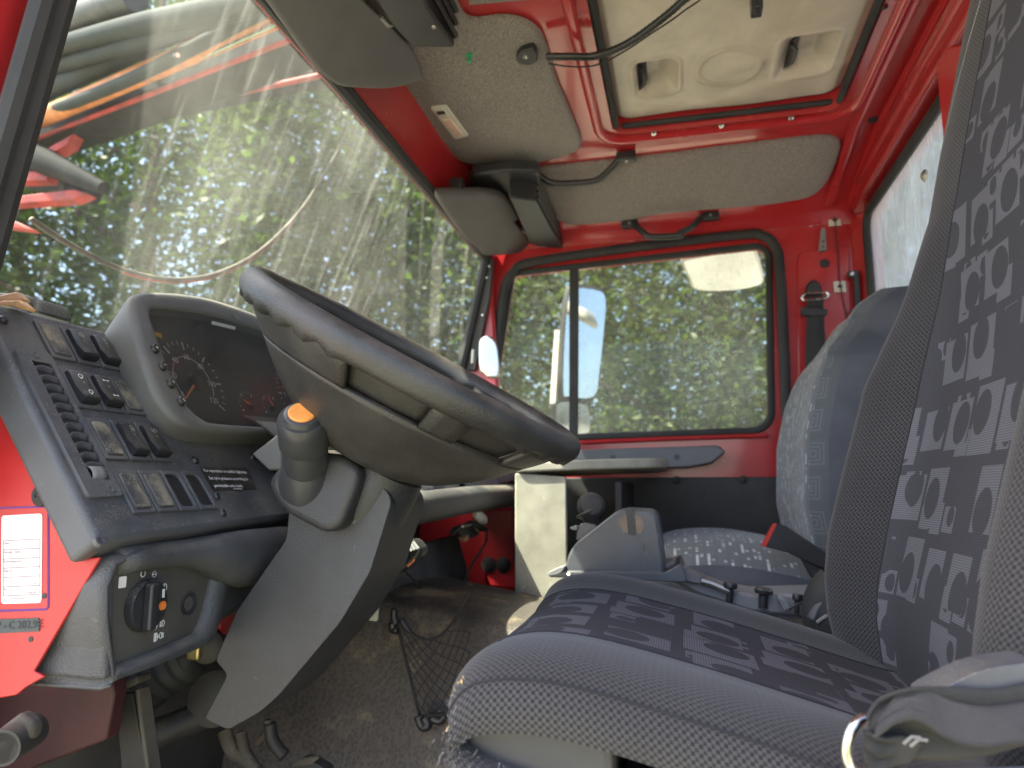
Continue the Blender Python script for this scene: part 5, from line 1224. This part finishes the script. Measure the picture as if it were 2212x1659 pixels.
q = MB(); q.prism(rpoly(ats(fE, [(1045, 1215), (1105, 1190), (1140, 1255), (1135, 1285), (1060, 1300), (1020, 1265)], X=-.44), .003), (-.02, 0, 0)); q.build('folder', M['boxdust'], tr2, bevel=.002)
q = MB(); q.prism(rpoly(ats(fE, [(960, 1215), (1025, 1205), (1062, 1275), (1055, 1300), (1005, 1300)], X=-.435), .003), (-.02, 0, 0)); q.build('folder', M['book'], tr2, bevel=.002)
q = MB(); q.prism(rpoly(ats(fE, [(1120, 1190), (1170, 1180), (1210, 1290), (1185, 1300)], X=-.43), .003), (-.03, 0, 0)); q.build('divider', M['book'], tr2, bevel=.002)
q = MB(); q.prism(rpoly(ats(fE, [(1175, 1180), (1310, 1140), (1345, 1265), (1215, 1295)], X=-.445), .004), (-.03, 0, 0)); q.build('drawer_front', M['greylight'], tr2, bevel=.003)
q = MB(); q.prism(rpoly(ats(fE, [(1313, 1140), (1470, 1100), (1500, 1200), (1440, 1240), (1348, 1262)], X=-.445), .004), (-.03, 0, 0)); q.build('drawer_front', M['greylight'], tr2, bevel=.003)
for x, y in ((1235, 1300), (1310, 1290), (1380, 1275)): q = MB(); q.lathe(at(*fE(x, y), X=-.42), (1, 0, .3), [(.006, 0), (.005, .004), (.0004, .005)], 10); q.build('screw', M['black'], tr2)
# knee board, firewall
kb = MB(); kb.grid([[A3(-.74, y, z) for z in (1.40, 1.75, 2.10)] for y in (.56, 1.2, 1.95)]); struct(kb.build('firewall', M['trim'], solid=.006))
kb = MB(); kb.prism(ats(fQ, [(-60, 980), (150, 900), (560, 800), (640, 1080), (680, 1330), (700, 1700), (-40, 1800), (-160, 1300)], X=-.50), (-.01, 0, 0)); tag(kb.build('sound_board', M['panelgrey'], bevel=.003), 'grey fibre sound board over the firewall under the dash', 'board')
q = MB(); q.lathe(at(*fQ(595, 1225), X=-.50), (1, 0, 0), [(.010, 0), (.009, .006), (.0004, .008)], 14); tag(q.build('board_plug', M['blackmatt']), 'black plug at the edge of the grey sound board', 'plug')
# charger plug and lead
ch = empty('phone_charger', at(*fH(470, 450), X=-.40), 'black double charger plug hanging beside the steering column', 'charger')
q = MB(); q.prism(rpoly(ats(fH, [(455, 350), (540, 338), (588, 400), (575, 440), (470, 540), (400, 530), (395, 470)], Y=.90), .008), (0, .03, 0)); q.build('charger_body', M['black'], ch, bevel=.006, seg=3)
q = MB(); q.lathe(at(*fH(385, 515), Y=.895), nrm(A3(.2, -.9, -.2)), [(.018, -.02), (.018, .0), (.016, .003), (.0004, .003)], 20); q.build('adapter', M['black'], ch)
for k in range(3): q = MB(); q.tube(ats(fH, [(500 + 18 * k, 372 - 8 * k), (530 + 18 * k, 408 - 6 * k)], Y=.8985), .0022, 6); q.build('slot', M['greyprint'], ch)
q = MB(); q.prism(ats(fH, [(500, 490), (545, 455), (540, 470), (508, 503)], Y=.8985), (0, .002, 0)); q.build('red_logo_patch', M['needle'], ch)
q = MB(); q.tube(spline([at(*fH(500, 520), Y=.90), at(*fH(560, 600), X=-.46), at(*fH(640, 680), X=-.47), at(*fH(760, 750), X=-.47), at(*fH(800, 660), X=-.46), at(*fH(880, 480), X=-.45), at(*fH(950, 370), X=-.44), at(*fH(960, 300), X=-.43)], 8), .0028, 8); q.build('lead', M['black'], ch, sharp=0)
cbm = empty('radio_mount', at(*fQ(650, 780), X=-.42), 'small metal bracket with a socket hanging under the passenger dash', 'bracket')
q = MB(); q.prism(rpoly(ats(fQ, [(520, 800), (560, 730), (650, 695), (770, 780), (730, 820), (620, 860), (560, 760)], X=-.43), .003), (-.012, 0, 0)); q.build('bracket', M['darkmetal'], cbm, bevel=.002)
q = MB(); q.tube(ats(fQ, [(600, 720), (690, 700), (765, 780)], X=-.425), .003, 6); q.build('bracket_edge', M['dullmetal'], cbm)
q = MB(); q.prism(ats(fQ, [(610, 830), (655, 800), (665, 845), (630, 870)], X=-.424), (-.01, 0, 0)); q.build('contact', plastic('copper_contact', (.45, .22, .14), .4, .2), cbm)
q = MB(); q.tube(spline(ats(fQ, [(735, 600), (770, 630), (815, 670)], X=-.42), 4), [.006, .009, .011, .012, .012, .012, .011, .009, .006][:len(spline(ats(fQ, [(735, 600), (770, 630), (815, 670)], X=-.42), 4))], 12); q.build('plug_cap', M['paperw'], cbm, sharp=0)
q = MB(); q.prism(rpoly(ats(fQ, [(690, 690), (740, 660), (850, 740), (845, 770), (780, 740), (720, 740)], X=-.421), .003), (-.015, 0, 0)); q.build('plug', M['black'], cbm, bevel=.003)
# key in the ignition
ik = empty('ignition_key', at(*fH(295, 745), Y=.83), 'steel key on a clear tag below the steering column', 'key')
q = MB(); q.prism(rpoly(ats(fH, [(240, 790), (275, 700), (310, 640), (342, 655), (330, 815), (235, 805)], Y=.835), .003), (0, .004, 0)); q.build('key_tag', M['boxdust'], ik, bevel=.001)
q = MB(); q.prism(ats(fH, [(283, 690), (296, 685), (300, 780), (285, 785), (280, 760), (288, 750), (279, 735), (287, 720)], Y=.832), (0, .002, 0)); q.build('key_blade', M['metal'], ik)
q = MB(); q.tube(rpoly(ats(fH, [(300, 690), (300, 620), (335, 600), (335, 680)], Y=.831), .004), .0018, 6, closed=True); q.build('key_ring', M['metal'], ik)

# ================================================================ cargo net on the tunnel side
nt_ = empty('cargo_net', at(*fH(560, 1000), Y=1.06), 'thin black cargo net hooked on the tunnel side in front of the driver seat', 'net')
yn = 1.055
tl_, tr_n, bl, br_ = (430, 770), (870, 650), (575, 1360), (740, 1340)
q = MB()
def npt(a, b, sag=0):
    t = (1 - a) * (1 - b); x = tl_[0] * t + tr_n[0] * a * (1 - b) + bl[0] * (1 - a) * b + (br_[0] + 120) * a * b; y = tl_[1] * t + tr_n[1] * a * (1 - b) + bl[1] * (1 - a) * b + br_[1] * a * b
    y += 230 * math.sin(math.pi * a) * (1 - b) ** 1.0 * .9
    return at(*fH(x, y), Y=yn - .012 * math.sin(math.pi * a))
nn_ = 6
for k in range(-nn_ + 1, nn_):
    for sgn in (1, -1):
        P_ = []
        for t in np.linspace(0, 1, 25):
            a = t; b = (k / nn_ + t) if sgn > 0 else (k / nn_ + 1 - t)
            if 0 <= b <= 1: P_.append(npt(a, b))
        if len(P_) > 2: q.tube(P_, .0008, 5)
q.tube([npt(t, 0) for t in np.linspace(0, 1, 16)], .002, 6); q.tube([npt(t, 1) for t in np.linspace(0, 1, 8)], .002, 6); q.tube([npt(0, t) for t in np.linspace(0, 1, 8)], .0026, 6)
q.build('net_mesh', M['strap'], nt_, sharp=0)
for P_, r in (([(432, 742), (428, 790), (440, 830)], .006), ([(418, 820), (425, 860), (450, 860)], .007), ([(470, 800), (500, 850), (520, 870)], .005), ([(565, 1360), (590, 1420), (625, 1410), (600, 1370)], .007), ([(640, 1370), (690, 1390), (720, 1350)], .006)):
    q = MB(); q.tube(spline(ats(fH, P_, Y=yn - .004), 4), r, 8); q.build('net_hook', M['black'], nt_, sharp=0)

# ================================================================ pedals and linkage, lower left
rpn = MB(); rpn.prism(ats(fG, [(-60, 1120), (640, 1150), (655, 1240), (608, 1500), (300, 1620), (-60, 1760)], Y=.66), (0, .02, 0)); struct(rpn.build('footwell_side', plastic('shaded_red_paint', (.042, .010, .011), .6, .35), bevel=.003))  # same red paint darkened to stand for the shade down here
pdl = empty('pedal_linkage', A3(-.45, .75, 1.55), 'greasy pedal linkage and steering shaft under the dash', 'pedals')
q = MB(); sp_ = spline([at(*fG(820, 1165), Y=.80), at(*fG(960, 1090), Y=.80), at(*fG(1110, 1000), Y=.80)], 10); q.tube(sp_, [.034 - .010 * i / len(sp_) + (.004 if i % 4 < 2 else 0) for i in range(len(sp_))], 16); q.build('rubber_bellows', M['blackmatt'], pdl, sharp=0)
q = MB(); q.lathe(at(*fG(1190, 960), Y=.79), nrm(A3(.3, -1, .1)), [(.020, -.02), (.020, .0), (.014, .003), (.0004, .003)], 20); q.build('ball_joint', M['darkmetal'], pdl)
q = MB(); q.box(at(*fG(1125, 985), Y=.785), (.018, .012, .02)); q.build('clamp_bolt', plastic('brass_bolt', (.45, .36, .16), .35, .2, metallic=.8), pdl, bevel=.003)
q = MB(); q.prism(ats(fG, [(655, 1240), (760, 1230), (850, 1700), (700, 1700)], Y=.72), (0, .012, 0)); q.build('pedal_arm', M['darkmetal'], pdl, bevel=.002)
q = MB(); q.prism(ats(fG, [(772, 1210), (792, 1205), (860, 1700), (835, 1700)], Y=.712), (0, .02, 0)); q.build('pedal_arm', M['mud'], pdl, bevel=.002)
q = MB(); q.prism(ats(fG, [(665, 1175), (780, 1130), (790, 1175), (700, 1215)], Y=.715), (0, .025, 0)); q.build('pivot_bracket', M['mud'], pdl, bevel=.003)
q = MB(); q.tube([at(*fG(830, 1490), Y=.80), at(*fG(1180, 1350), Y=.85)], .018, 14); q.build('cross_shaft', M['darkmetal'], pdl)
q = MB(); q.lathe(at(*fG(1235, 1260), Y=.84), nrm(A3(.3, -1, .2)), [(.034, -.02), (.034, .0), (.026, .004), (.0004, .004)], 24); q.build('joint_cover', M['darkmetal'], pdl)
for P_, r, m_ in (([(1290, 1440), (1340, 1560), (1400, 1590), (1480, 1680)], .010, 'mud'), ([(1385, 1450), (1410, 1560), (1440, 1620)], .008, 'mud'), ([(1555, 1400), (1570, 1500), (1640, 1590)], .009, 'darkmetal'), ([(1480, 1520), (1540, 1450), (1545, 1380)], .006, 'mud')):
    q = MB(); q.tube(spline(ats(fG, P_, Y=.95), 5), r, 8); q.build('linkage_rod', M[m_], pdl, sharp=0)
for k in range(7): q = MB(); q.tube(ats(fG, [(1690 + k * 16, 1640 - k * 2), (1740 + k * 16, 1610 - k * 3)], Y=.90), .003, 5); q.build('pedal_tread', M['mud'], pdl)
q = MB(); q.prism(rpoly(ats(fG, [(1640, 1650), (1760, 1600), (1900, 1680), (1800, 1760)], Y=.905), .01), (0, .02, 0)); q.build('pedal_pad', M['blackmatt'], pdl, bevel=.004)
tb = empty('muddy_step_tube', at(*fG(60, 1480), Y=.48), 'muddy open steel tube at the lower left corner', 'tube')
ax_t = nrm(A3(-.30, .95, .05)); c = at(*fG(12, 1545), Y=.50)
q = MB(); q.lathe(c, ax_t, [(.0125, .0), (.0145, .0), (.0145, .04), (.0122, .04), (.0122, .0)], 28); q.build('tube', M['darkmetal'], tb)
q = MB(); q.prism(ats(fG, [(-20, 1440), (110, 1340), (190, 1400), (180, 1480), (90, 1570), (60, 1440)], Y=.515), (0, .012, 0)); q.build('tube_lug', M['mud'], tb, bevel=.004)
# red wedge seen between console and column
q = MB(); q.prism(ats(fG, [(1262, 795), (1385, 750), (1310, 905), (1280, 900)], X=-.56), (-.02, 0, 0)); tag(q.build('red_bracket', M['red_matt'], bevel=.002), 'small red steel bracket peeping between console and column', 'bracket')

# ================================================================ things on the dash
wb = empty('wooden_peg', at(*fD(70, 130), X=-.66), 'pale wooden clothes peg lying on the dash edge', 'peg')
for k, pts in enumerate(([(-60, 100), (90, 65), (145, 118), (120, 125), (20, 118), (-60, 130)], [(-60, 150), (20, 120), (110, 118), (168, 165), (160, 180), (40, 150)])):
    q = MB(); q.prism(ats(fD, pts, Y=.575 - .012 * k), (0, .010, 0)); q.build('peg_half', M['wood'], wb, bevel=.002)
q = MB(); q.prism(rpoly(ats(fD, [(-80, 68), (150, 85), (175, 110), (205, 185), (140, 200), (-80, 150)], Y=.60), .004), (0, .05, 0)); tag(q.build('black_holder', M['black'], bevel=.003), 'black plastic holder behind the wooden peg on the dash', 'holder')

# interior kerb mirror near the passenger pillar
cm = empty('round_edged_mirror', at(1057, 770, Y=1.78), 'small chrome-cased mirror in front of the passenger pillar', 'mirror')
op = spline(ats(fE, [(1240, 540), (1255, 505), (1290, 495), (1325, 520), (1340, 580), (1345, 700), (1300, 715), (1265, 690), (1243, 660)], Y=1.78), 4, True)
q = MB(); q.prism(op, (-.008, .02, 0)); q.build('mirror_case', M['metal'], cm, bevel=.006, seg=3)
cc_ = np.mean(op, 0); q = MB(); q.add([cc_ + (p - cc_) * .80 + A3(.002, -.002, 0) for p in op], [tuple(range(len(op)))]); q.build('mirror_glass', M['mirrordim'], cm)
q = MB(); q.tube(ats(fE, [(1210, 570), (1205, 640)], Y=1.80), .004, 8); q.build('mirror_stem', M['dullmetal'], cm)
# ================================================================ outside: mirrors
def outside_mirror(poly_px, f, Y, nrm_, label, back, depth=.05, cat='mirror'):
    e = empty('wing_mirror', at(*f(*poly_px[0]), Y=Y), label, cat, 'mirrors outside the passenger window')
    P = spline(ats(f, poly_px, pl=(at(*f(*poly_px[0]), Y=Y), nrm_)), 3, True); c = np.mean(P, 0); n_ = nrm(nrm_)
    q = MB(); rings = [[c + (p - c) * k - n_ * h for p in P] for k, h in ((.93, -.002), (1.0, .004), (1.0, .02), (.7, depth))]
    q.grid(rings, cv=True); q.F += [tuple(range(3 * len(P), 4 * len(P)))]; q.build('mirror_case', back, e, sharp=60)
    q = MB(); q.add([c + (p - c) * .93 + n_ * .003 for p in P], [tuple(range(len(P)))]); q.build('mirror_glass', M['mirror'], e)
    return e
mm = outside_mirror([(430, 480), (455, 260), (500, 232), (625, 250), (655, 300), (650, 420), (620, 700), (590, 835), (450, 835), (420, 800)], fF, 2.32, nrm(A3(.72, -.69, -.02)), 'tall wing mirror outside the passenger window beside the divider', M['blackmatt'])
q = MB(); q.tube([at(*fF(420, 470), Y=2.36), at(*fF(410, 600), Y=2.38), at(*fF(395, 850), Y=2.40)], .022, 8); q.build('mirror_arm', M['cream'], mm)
outside_mirror([(385, 880), (400, 845), (450, 835), (540, 850), (565, 880), (570, 990), (530, 1010), (400, 1000)], fF, 2.30, nrm(A3(.72, -.69, -.06)), 'short wide-angle mirror below the tall wing mirror', M['blackmatt'])
km = outside_mirror([(1045, 120), (1070, 95), (1370, 45), (1430, 60), (1470, 200), (1440, 240), (1300, 265), (1120, 262), (1085, 210)], fF, 2.22, nrm(A3(.10, -.42, -.90)), 'wide cream kerb mirror high outside the passenger window', M['cream'])

# ================================================================ crane boom stowed over the cab
cr = empty('crane_boom', A3(-2.6, 2.0, 2.6), 'weathered crane boom with orange pipe and grey hoses above the windscreen', 'crane')
def ray_pt(f, x, y, d):  # point at distance Y=d on that sight line
    return at(*f(x, y), Y=d)
def beam(a, b, w_, h_, name, mat, bev=.008):
    a, b = np.array(a), np.array(b); d = nrm(b - a); s_ = nrm(np.cross(d, A3(0, 0, 1))); u_ = np.cross(s_, d)
    q = MB(); q.prism([a + s_ * w_ / 2 * i + u_ * h_ / 2 * j for i, j in ((-1, -1), (1, -1), (1, 1), (-1, 1))], b - a); return q.build(name, mat, cr, bevel=bev)
def L(p, q_, ext=(.0, .0)):
    a, b = p, q_; return a + (a - b) * ext[0], b + (b - a) * ext[1]
a, b = L(ray_pt(fA, 150, 640, 2.0), ray_pt(fA, 1370, 110, 1.6), (.25, .9)); q = MB(); q.tube([a, b], .032, 14); q.build('orange_pipe', M['rustorange'], cr)
a, b = L(ray_pt(fA, 520, 535, 1.93), ray_pt(fA, 1400, 140, 1.57), (.05, .9)); q = MB(); q.tube([a, b], .007, 8); q.build('grease_pipe', M['metal'], cr)
a, b = L(ray_pt(fA, 300, 700, 2.15), ray_pt(fA, 1500, 240, 1.75), (.2, 1.0)); beam(a, b, .14, .10, 'main_beam', M['darksteel'])
a2, b2 = a + A3(0, -.10, -.07), b + A3(0, -.10, -.07); q = MB(); q.tube([a2, b2], .008, 8); q.build('beam_flange', M['boomred'], cr)
a, b = L(ray_pt(fA, 640, 610, 2.5), ray_pt(fA, 1640, 395, 2.0), (.0, .6)); beam(a + A3(0, .05, .06), b + A3(0, .05, .06), .10, .09, 'main_beam', M['darksteel']); q = MB(); q.tube([a, b], .010, 8); q.build('beam_flange', M['boomred'], cr)
for (x0, y0, xm, ym, x1, y1), r, Yd in (((180, 500, 640, 290, 1050, 85), .034, 1.8), ((240, 355, 620, 250, 1000, 130), .026, 1.7), ((260, 250, 690, 135, 1040, 62), .030, 1.6), ((200, 600, 700, 400, 1330, 75), .020, 1.72)):
    P_ = [ray_pt(fA, x0, y0, Yd * 1.15), ray_pt(fA, xm, ym, Yd), ray_pt(fA, x1, y1, Yd * .9)]; P_.append(P_[-1] + (P_[-1] - P_[-2]) * 1.4); P_.insert(0, P_[0] + (P_[0] - P_[1]) * .5)
    q = MB(); q.tube(spline(P_, 6), r, 12); q.build('hydraulic_hose', M['hose'], cr, sharp=0)
for (x0, y0, x1, y1), r, Yd, m_ in (((230, 300, 1260, -30), .022, 1.95, 'hose'), ((330, 420, 1330, 60), .012, 1.85, 'boomred'), ((260, 150, 700, -20), .045, 1.7, 'boomgrey'), ((760, 325, 920, 285), .007, 1.7, 'metal')):
    a, b = L(ray_pt(fA, x0, y0, Yd * 1.08), ray_pt(fA, x1, y1, Yd * .95), (.0, .0)); q = MB(); q.tube([a, b], r, 10); q.build('boom_rail', M[m_], cr)
beam((-1.25, .20, 3.12), (.62, .20, 3.16), .44, .30, 'unseen_shade_beam', M['boomgrey'])  # added out of view to keep direct sun off the driver seat
for pts, m_ in (([(240, 770), (380, 690), (350, 750), (270, 795)], 'boomred'), ([(60, 905), (210, 880), (250, 900), (240, 935), (60, 940)], 'boomred'), ([(10, 1025), (380, 980), (450, 1000), (380, 1035), (10, 1062)], 'boomred'), ([(-20, 1130), (90, 1150), (165, 1190), (-20, 1170)], 'boomred'), ([(195, 850), (235, 845), (245, 870), (200, 870)], 'boomred')):
    q = MB(); q.prism(ats(fA, pts, Y=2.0), (.0, .05, 0)); q.build('head_plate', M[m_], cr, bevel=.004)
q = MB(); q.tube([ray_pt(fA, 60, 770, 2.05), ray_pt(fA, 240, 840, 2.0), ray_pt(fA, 540, 975, 1.95)], [.055, .05, .022], 12); q.build('link_arm', M['darksteel'], cr)
q = MB(); q.tube([ray_pt(fA, 30, 900, 2.3), ray_pt(fA, 480, 1010, 2.2)], .04, 10); q.build('link_arm', M['darksteel'], cr)
# arc of rubber hose hanging before the glass
hs = empty('hanging_hose', at(420, 606, X=-.86), 'thin dusty hose with red underside hanging in an arc before the windscreen', 'hose')
arc = spline([at(*fA(x, y), X=-.86) for x, y in ((160, 1135), (260, 1205), (440, 1310), (640, 1400), (830, 1445), (960, 1448), (1120, 1420), (1300, 1335), (1450, 1210), (1580, 1060), (1680, 900), (1760, 760), (1830, 600))], 6)
q = MB(); q.tube(arc, [.0045 - .0028 * max(0, (i / len(arc) - .6) / .4) for i in range(len(arc))], 8); q.build('hose', M['mud'], hs, sharp=0)
q = MB(); q.tube([p + A3(.001, 0, -.0042) for p in arc[18:52]], .0026, 8); q.build('red_sleeve', M['boomred'], hs, sharp=0)

# ================================================================ trees
def mat_leaf(name, c0, c1):
    m, nt, bs = new_mat(name); oi = nt.nodes.new('ShaderNodeNewGeometry'); p = oi.outputs['Position']
    n1 = noise(nt, p, 1.1, 3); rp_ = Nd(nt, oi.outputs['Random Per Island'])
    c = mixc(nt, (n1 * .7 + rp_ * .5 - .1).ramp(.25, .8), c0, c1)
    nt.links.new(c, bs.inputs['Base Color']); bs.inputs['Roughness'].default_value = .5; bs.inputs['Specular IOR Level'].default_value = .4
    out = nt.nodes['Material Output']; tl2 = nt.nodes.new('ShaderNodeBsdfTranslucent'); tl2.inputs[0].default_value = (.10, .17, .02, 1)
    ms = nt.nodes.new('ShaderNodeMixShader'); ms.inputs[0].default_value = .35
    nt.links.new(bs.outputs[0], ms.inputs[1]); nt.links.new(tl2.outputs[0], ms.inputs[2]); nt.links.new(ms.outputs[0], out.inputs[0]); return m
LEAF = [mat_leaf('leaf_mid_green', (.015, .034, .013), (.060, .092, .026)), mat_leaf('leaf_dark_green', (.010, .024, .011), (.034, .058, .020)), mat_leaf('leaf_olive', (.022, .034, .012), (.085, .098, .028))]
BARK = plastic('bark', (.075, .058, .045), .9, .5)
def leaves(cent, rad, n, size, g_):
    """leaf blades scattered in clumps through the crown volume"""
    nc_ = max(12, n // 230); d = g_.normal(size=(nc_, 3)); d /= np.linalg.norm(d, axis=1)[:, None]
    cl = cent + d * (g_.uniform(.25, 1.0, (nc_, 1)) ** .6) * rad
    k = g_.integers(0, nc_, n); off = g_.normal(size=(n, 3)) * np.array(rad) * .12; p = cl[k] + off
    a = g_.normal(size=(n, 3)); a[:, 2] *= .5; a /= np.linalg.norm(a, axis=1)[:, None]
    b = np.cross(a, g_.normal(size=(n, 3))); b /= np.linalg.norm(b, axis=1)[:, None]
    s_ = g_.uniform(.6, 1.3, (n, 1)) * size; nm = np.cross(a, b)
    V = np.stack([p - a * s_, p - b * s_ * .42 + nm * s_ * .10, p + a * s_, p + b * s_ * .42 + nm * s_ * .10], 1).reshape(-1, 3)
    return V
def tree(x, y, h, r, n, kind, label, seed, trunk=.12, low=.15, size=.075):
    g_ = np.random.default_rng(seed); t = empty('tree', A3(x, y, 0), label, 'tree', 'trees around the yard')
    q = MB(); lean = g_.normal(0, .25, 2); tp_ = [A3(x, y, -.1), A3(x + lean[0] * .3, y + lean[1] * .3, h * .35), A3(x + lean[0], y + lean[1], h * .7), A3(x + lean[0] * 1.3, y + lean[1] * 1.3, h * .95)]
    q.tube(spline(tp_, 6), list(np.linspace(trunk, trunk * .15, 19)), 10)
    for k in range(11):
        f = .22 + .06 * k; bp_ = np.array(tp_[0]) * (1 - f) + np.array(tp_[3]) * f; a = g_.uniform(0, 6.28); Lb = r * g_.uniform(.6, 1.0) * (1.1 - .5 * f)
        e = bp_ + A3(math.cos(a) * Lb, math.sin(a) * Lb, Lb * .45); q.tube(spline([bp_, (bp_ + e) / 2 + A3(0, 0, .08 * Lb), e], 4), list(np.linspace(trunk * .45, .012, 9)), 7)
    q.build('trunk', BARK, t, sharp=0)
    V = np.vstack([leaves(np.array([x + lean[0] * .7, y + lean[1] * .7, h * (low + 1) / 2]), np.array([r, r, h * (1 - low) / 2]), n, size, g_)])
    c = V.mean(0); me = bpy.data.meshes.new('crown'); nv = len(V); nf = nv // 4
    me.vertices.add(nv); me.vertices.foreach_set('co', (V - c).astype(np.float32).ravel()); me.loops.add(nv); me.loops.foreach_set('vertex_index', np.arange(nv, dtype=np.int32))
    me.polygons.add(nf); me.polygons.foreach_set('loop_start', np.arange(0, nv, 4, dtype=np.int32)); me.update(calc_edges=True)
    o = bpy.data.objects.new('crown', me); COL.objects.link(o); me.materials.append(LEAF[kind]); place(o, c, t)
    return t
def polar(az, d): a = math.radians(az); return math.sin(a) * d, math.cos(a) * d
spec = [(-58, 9.5, 9.0, 2.6, 21000, 0, 'bright green tree at the far left beyond the boom head'),
        (-49, 12.0, 12.5, 3.0, 21000, 1, 'tall dark green tree behind the hanging hose'),
        (-41, 9.2, 9.4, 2.3, 21000, 0, 'mid green tree left of the steering wheel top'),
        (-34, 12.5, 12.5, 3.0, 21000, 2, 'olive green tree in the middle of the windscreen'),
        (-27, 9.4, 10.4, 2.4, 21000, 1, 'dark green tree behind the steering wheel rim'),
        (-20, 12.0, 12.0, 2.8, 21000, 0, 'green tree at the passenger end of the windscreen'),
        (-13, 8.6, 8.6, 2.2, 21000, 1, 'dark green tree behind the small quarter window'),
        (-5, 7.8, 8.0, 2.2, 44000, 2, 'olive leafy tree filling the left of the passenger window'),
        (4, 7.4, 7.8, 2.2, 44000, 0, 'sunlit leafy tree in the middle of the passenger window'),
        (13, 8.2, 8.4, 2.4, 44000, 1, 'dark leafy tree at the right of the passenger window'),
        (-2, 13, 11, 3.6, 16000, 1, 'distant dark tree seen through the passenger window'), (10, 14, 11, 3.6, 16000, 0, 'distant green tree at the right of the passenger window')]
for k, (az, d, h, r, n, kind, lab_) in enumerate(spec):
    x, y = polar(az, d); tree(x, y, h, r, n, kind, lab_, 40 + k, low=.06 if abs(az) < 16 else .10, size=.040 if abs(az) < 16 else .068)
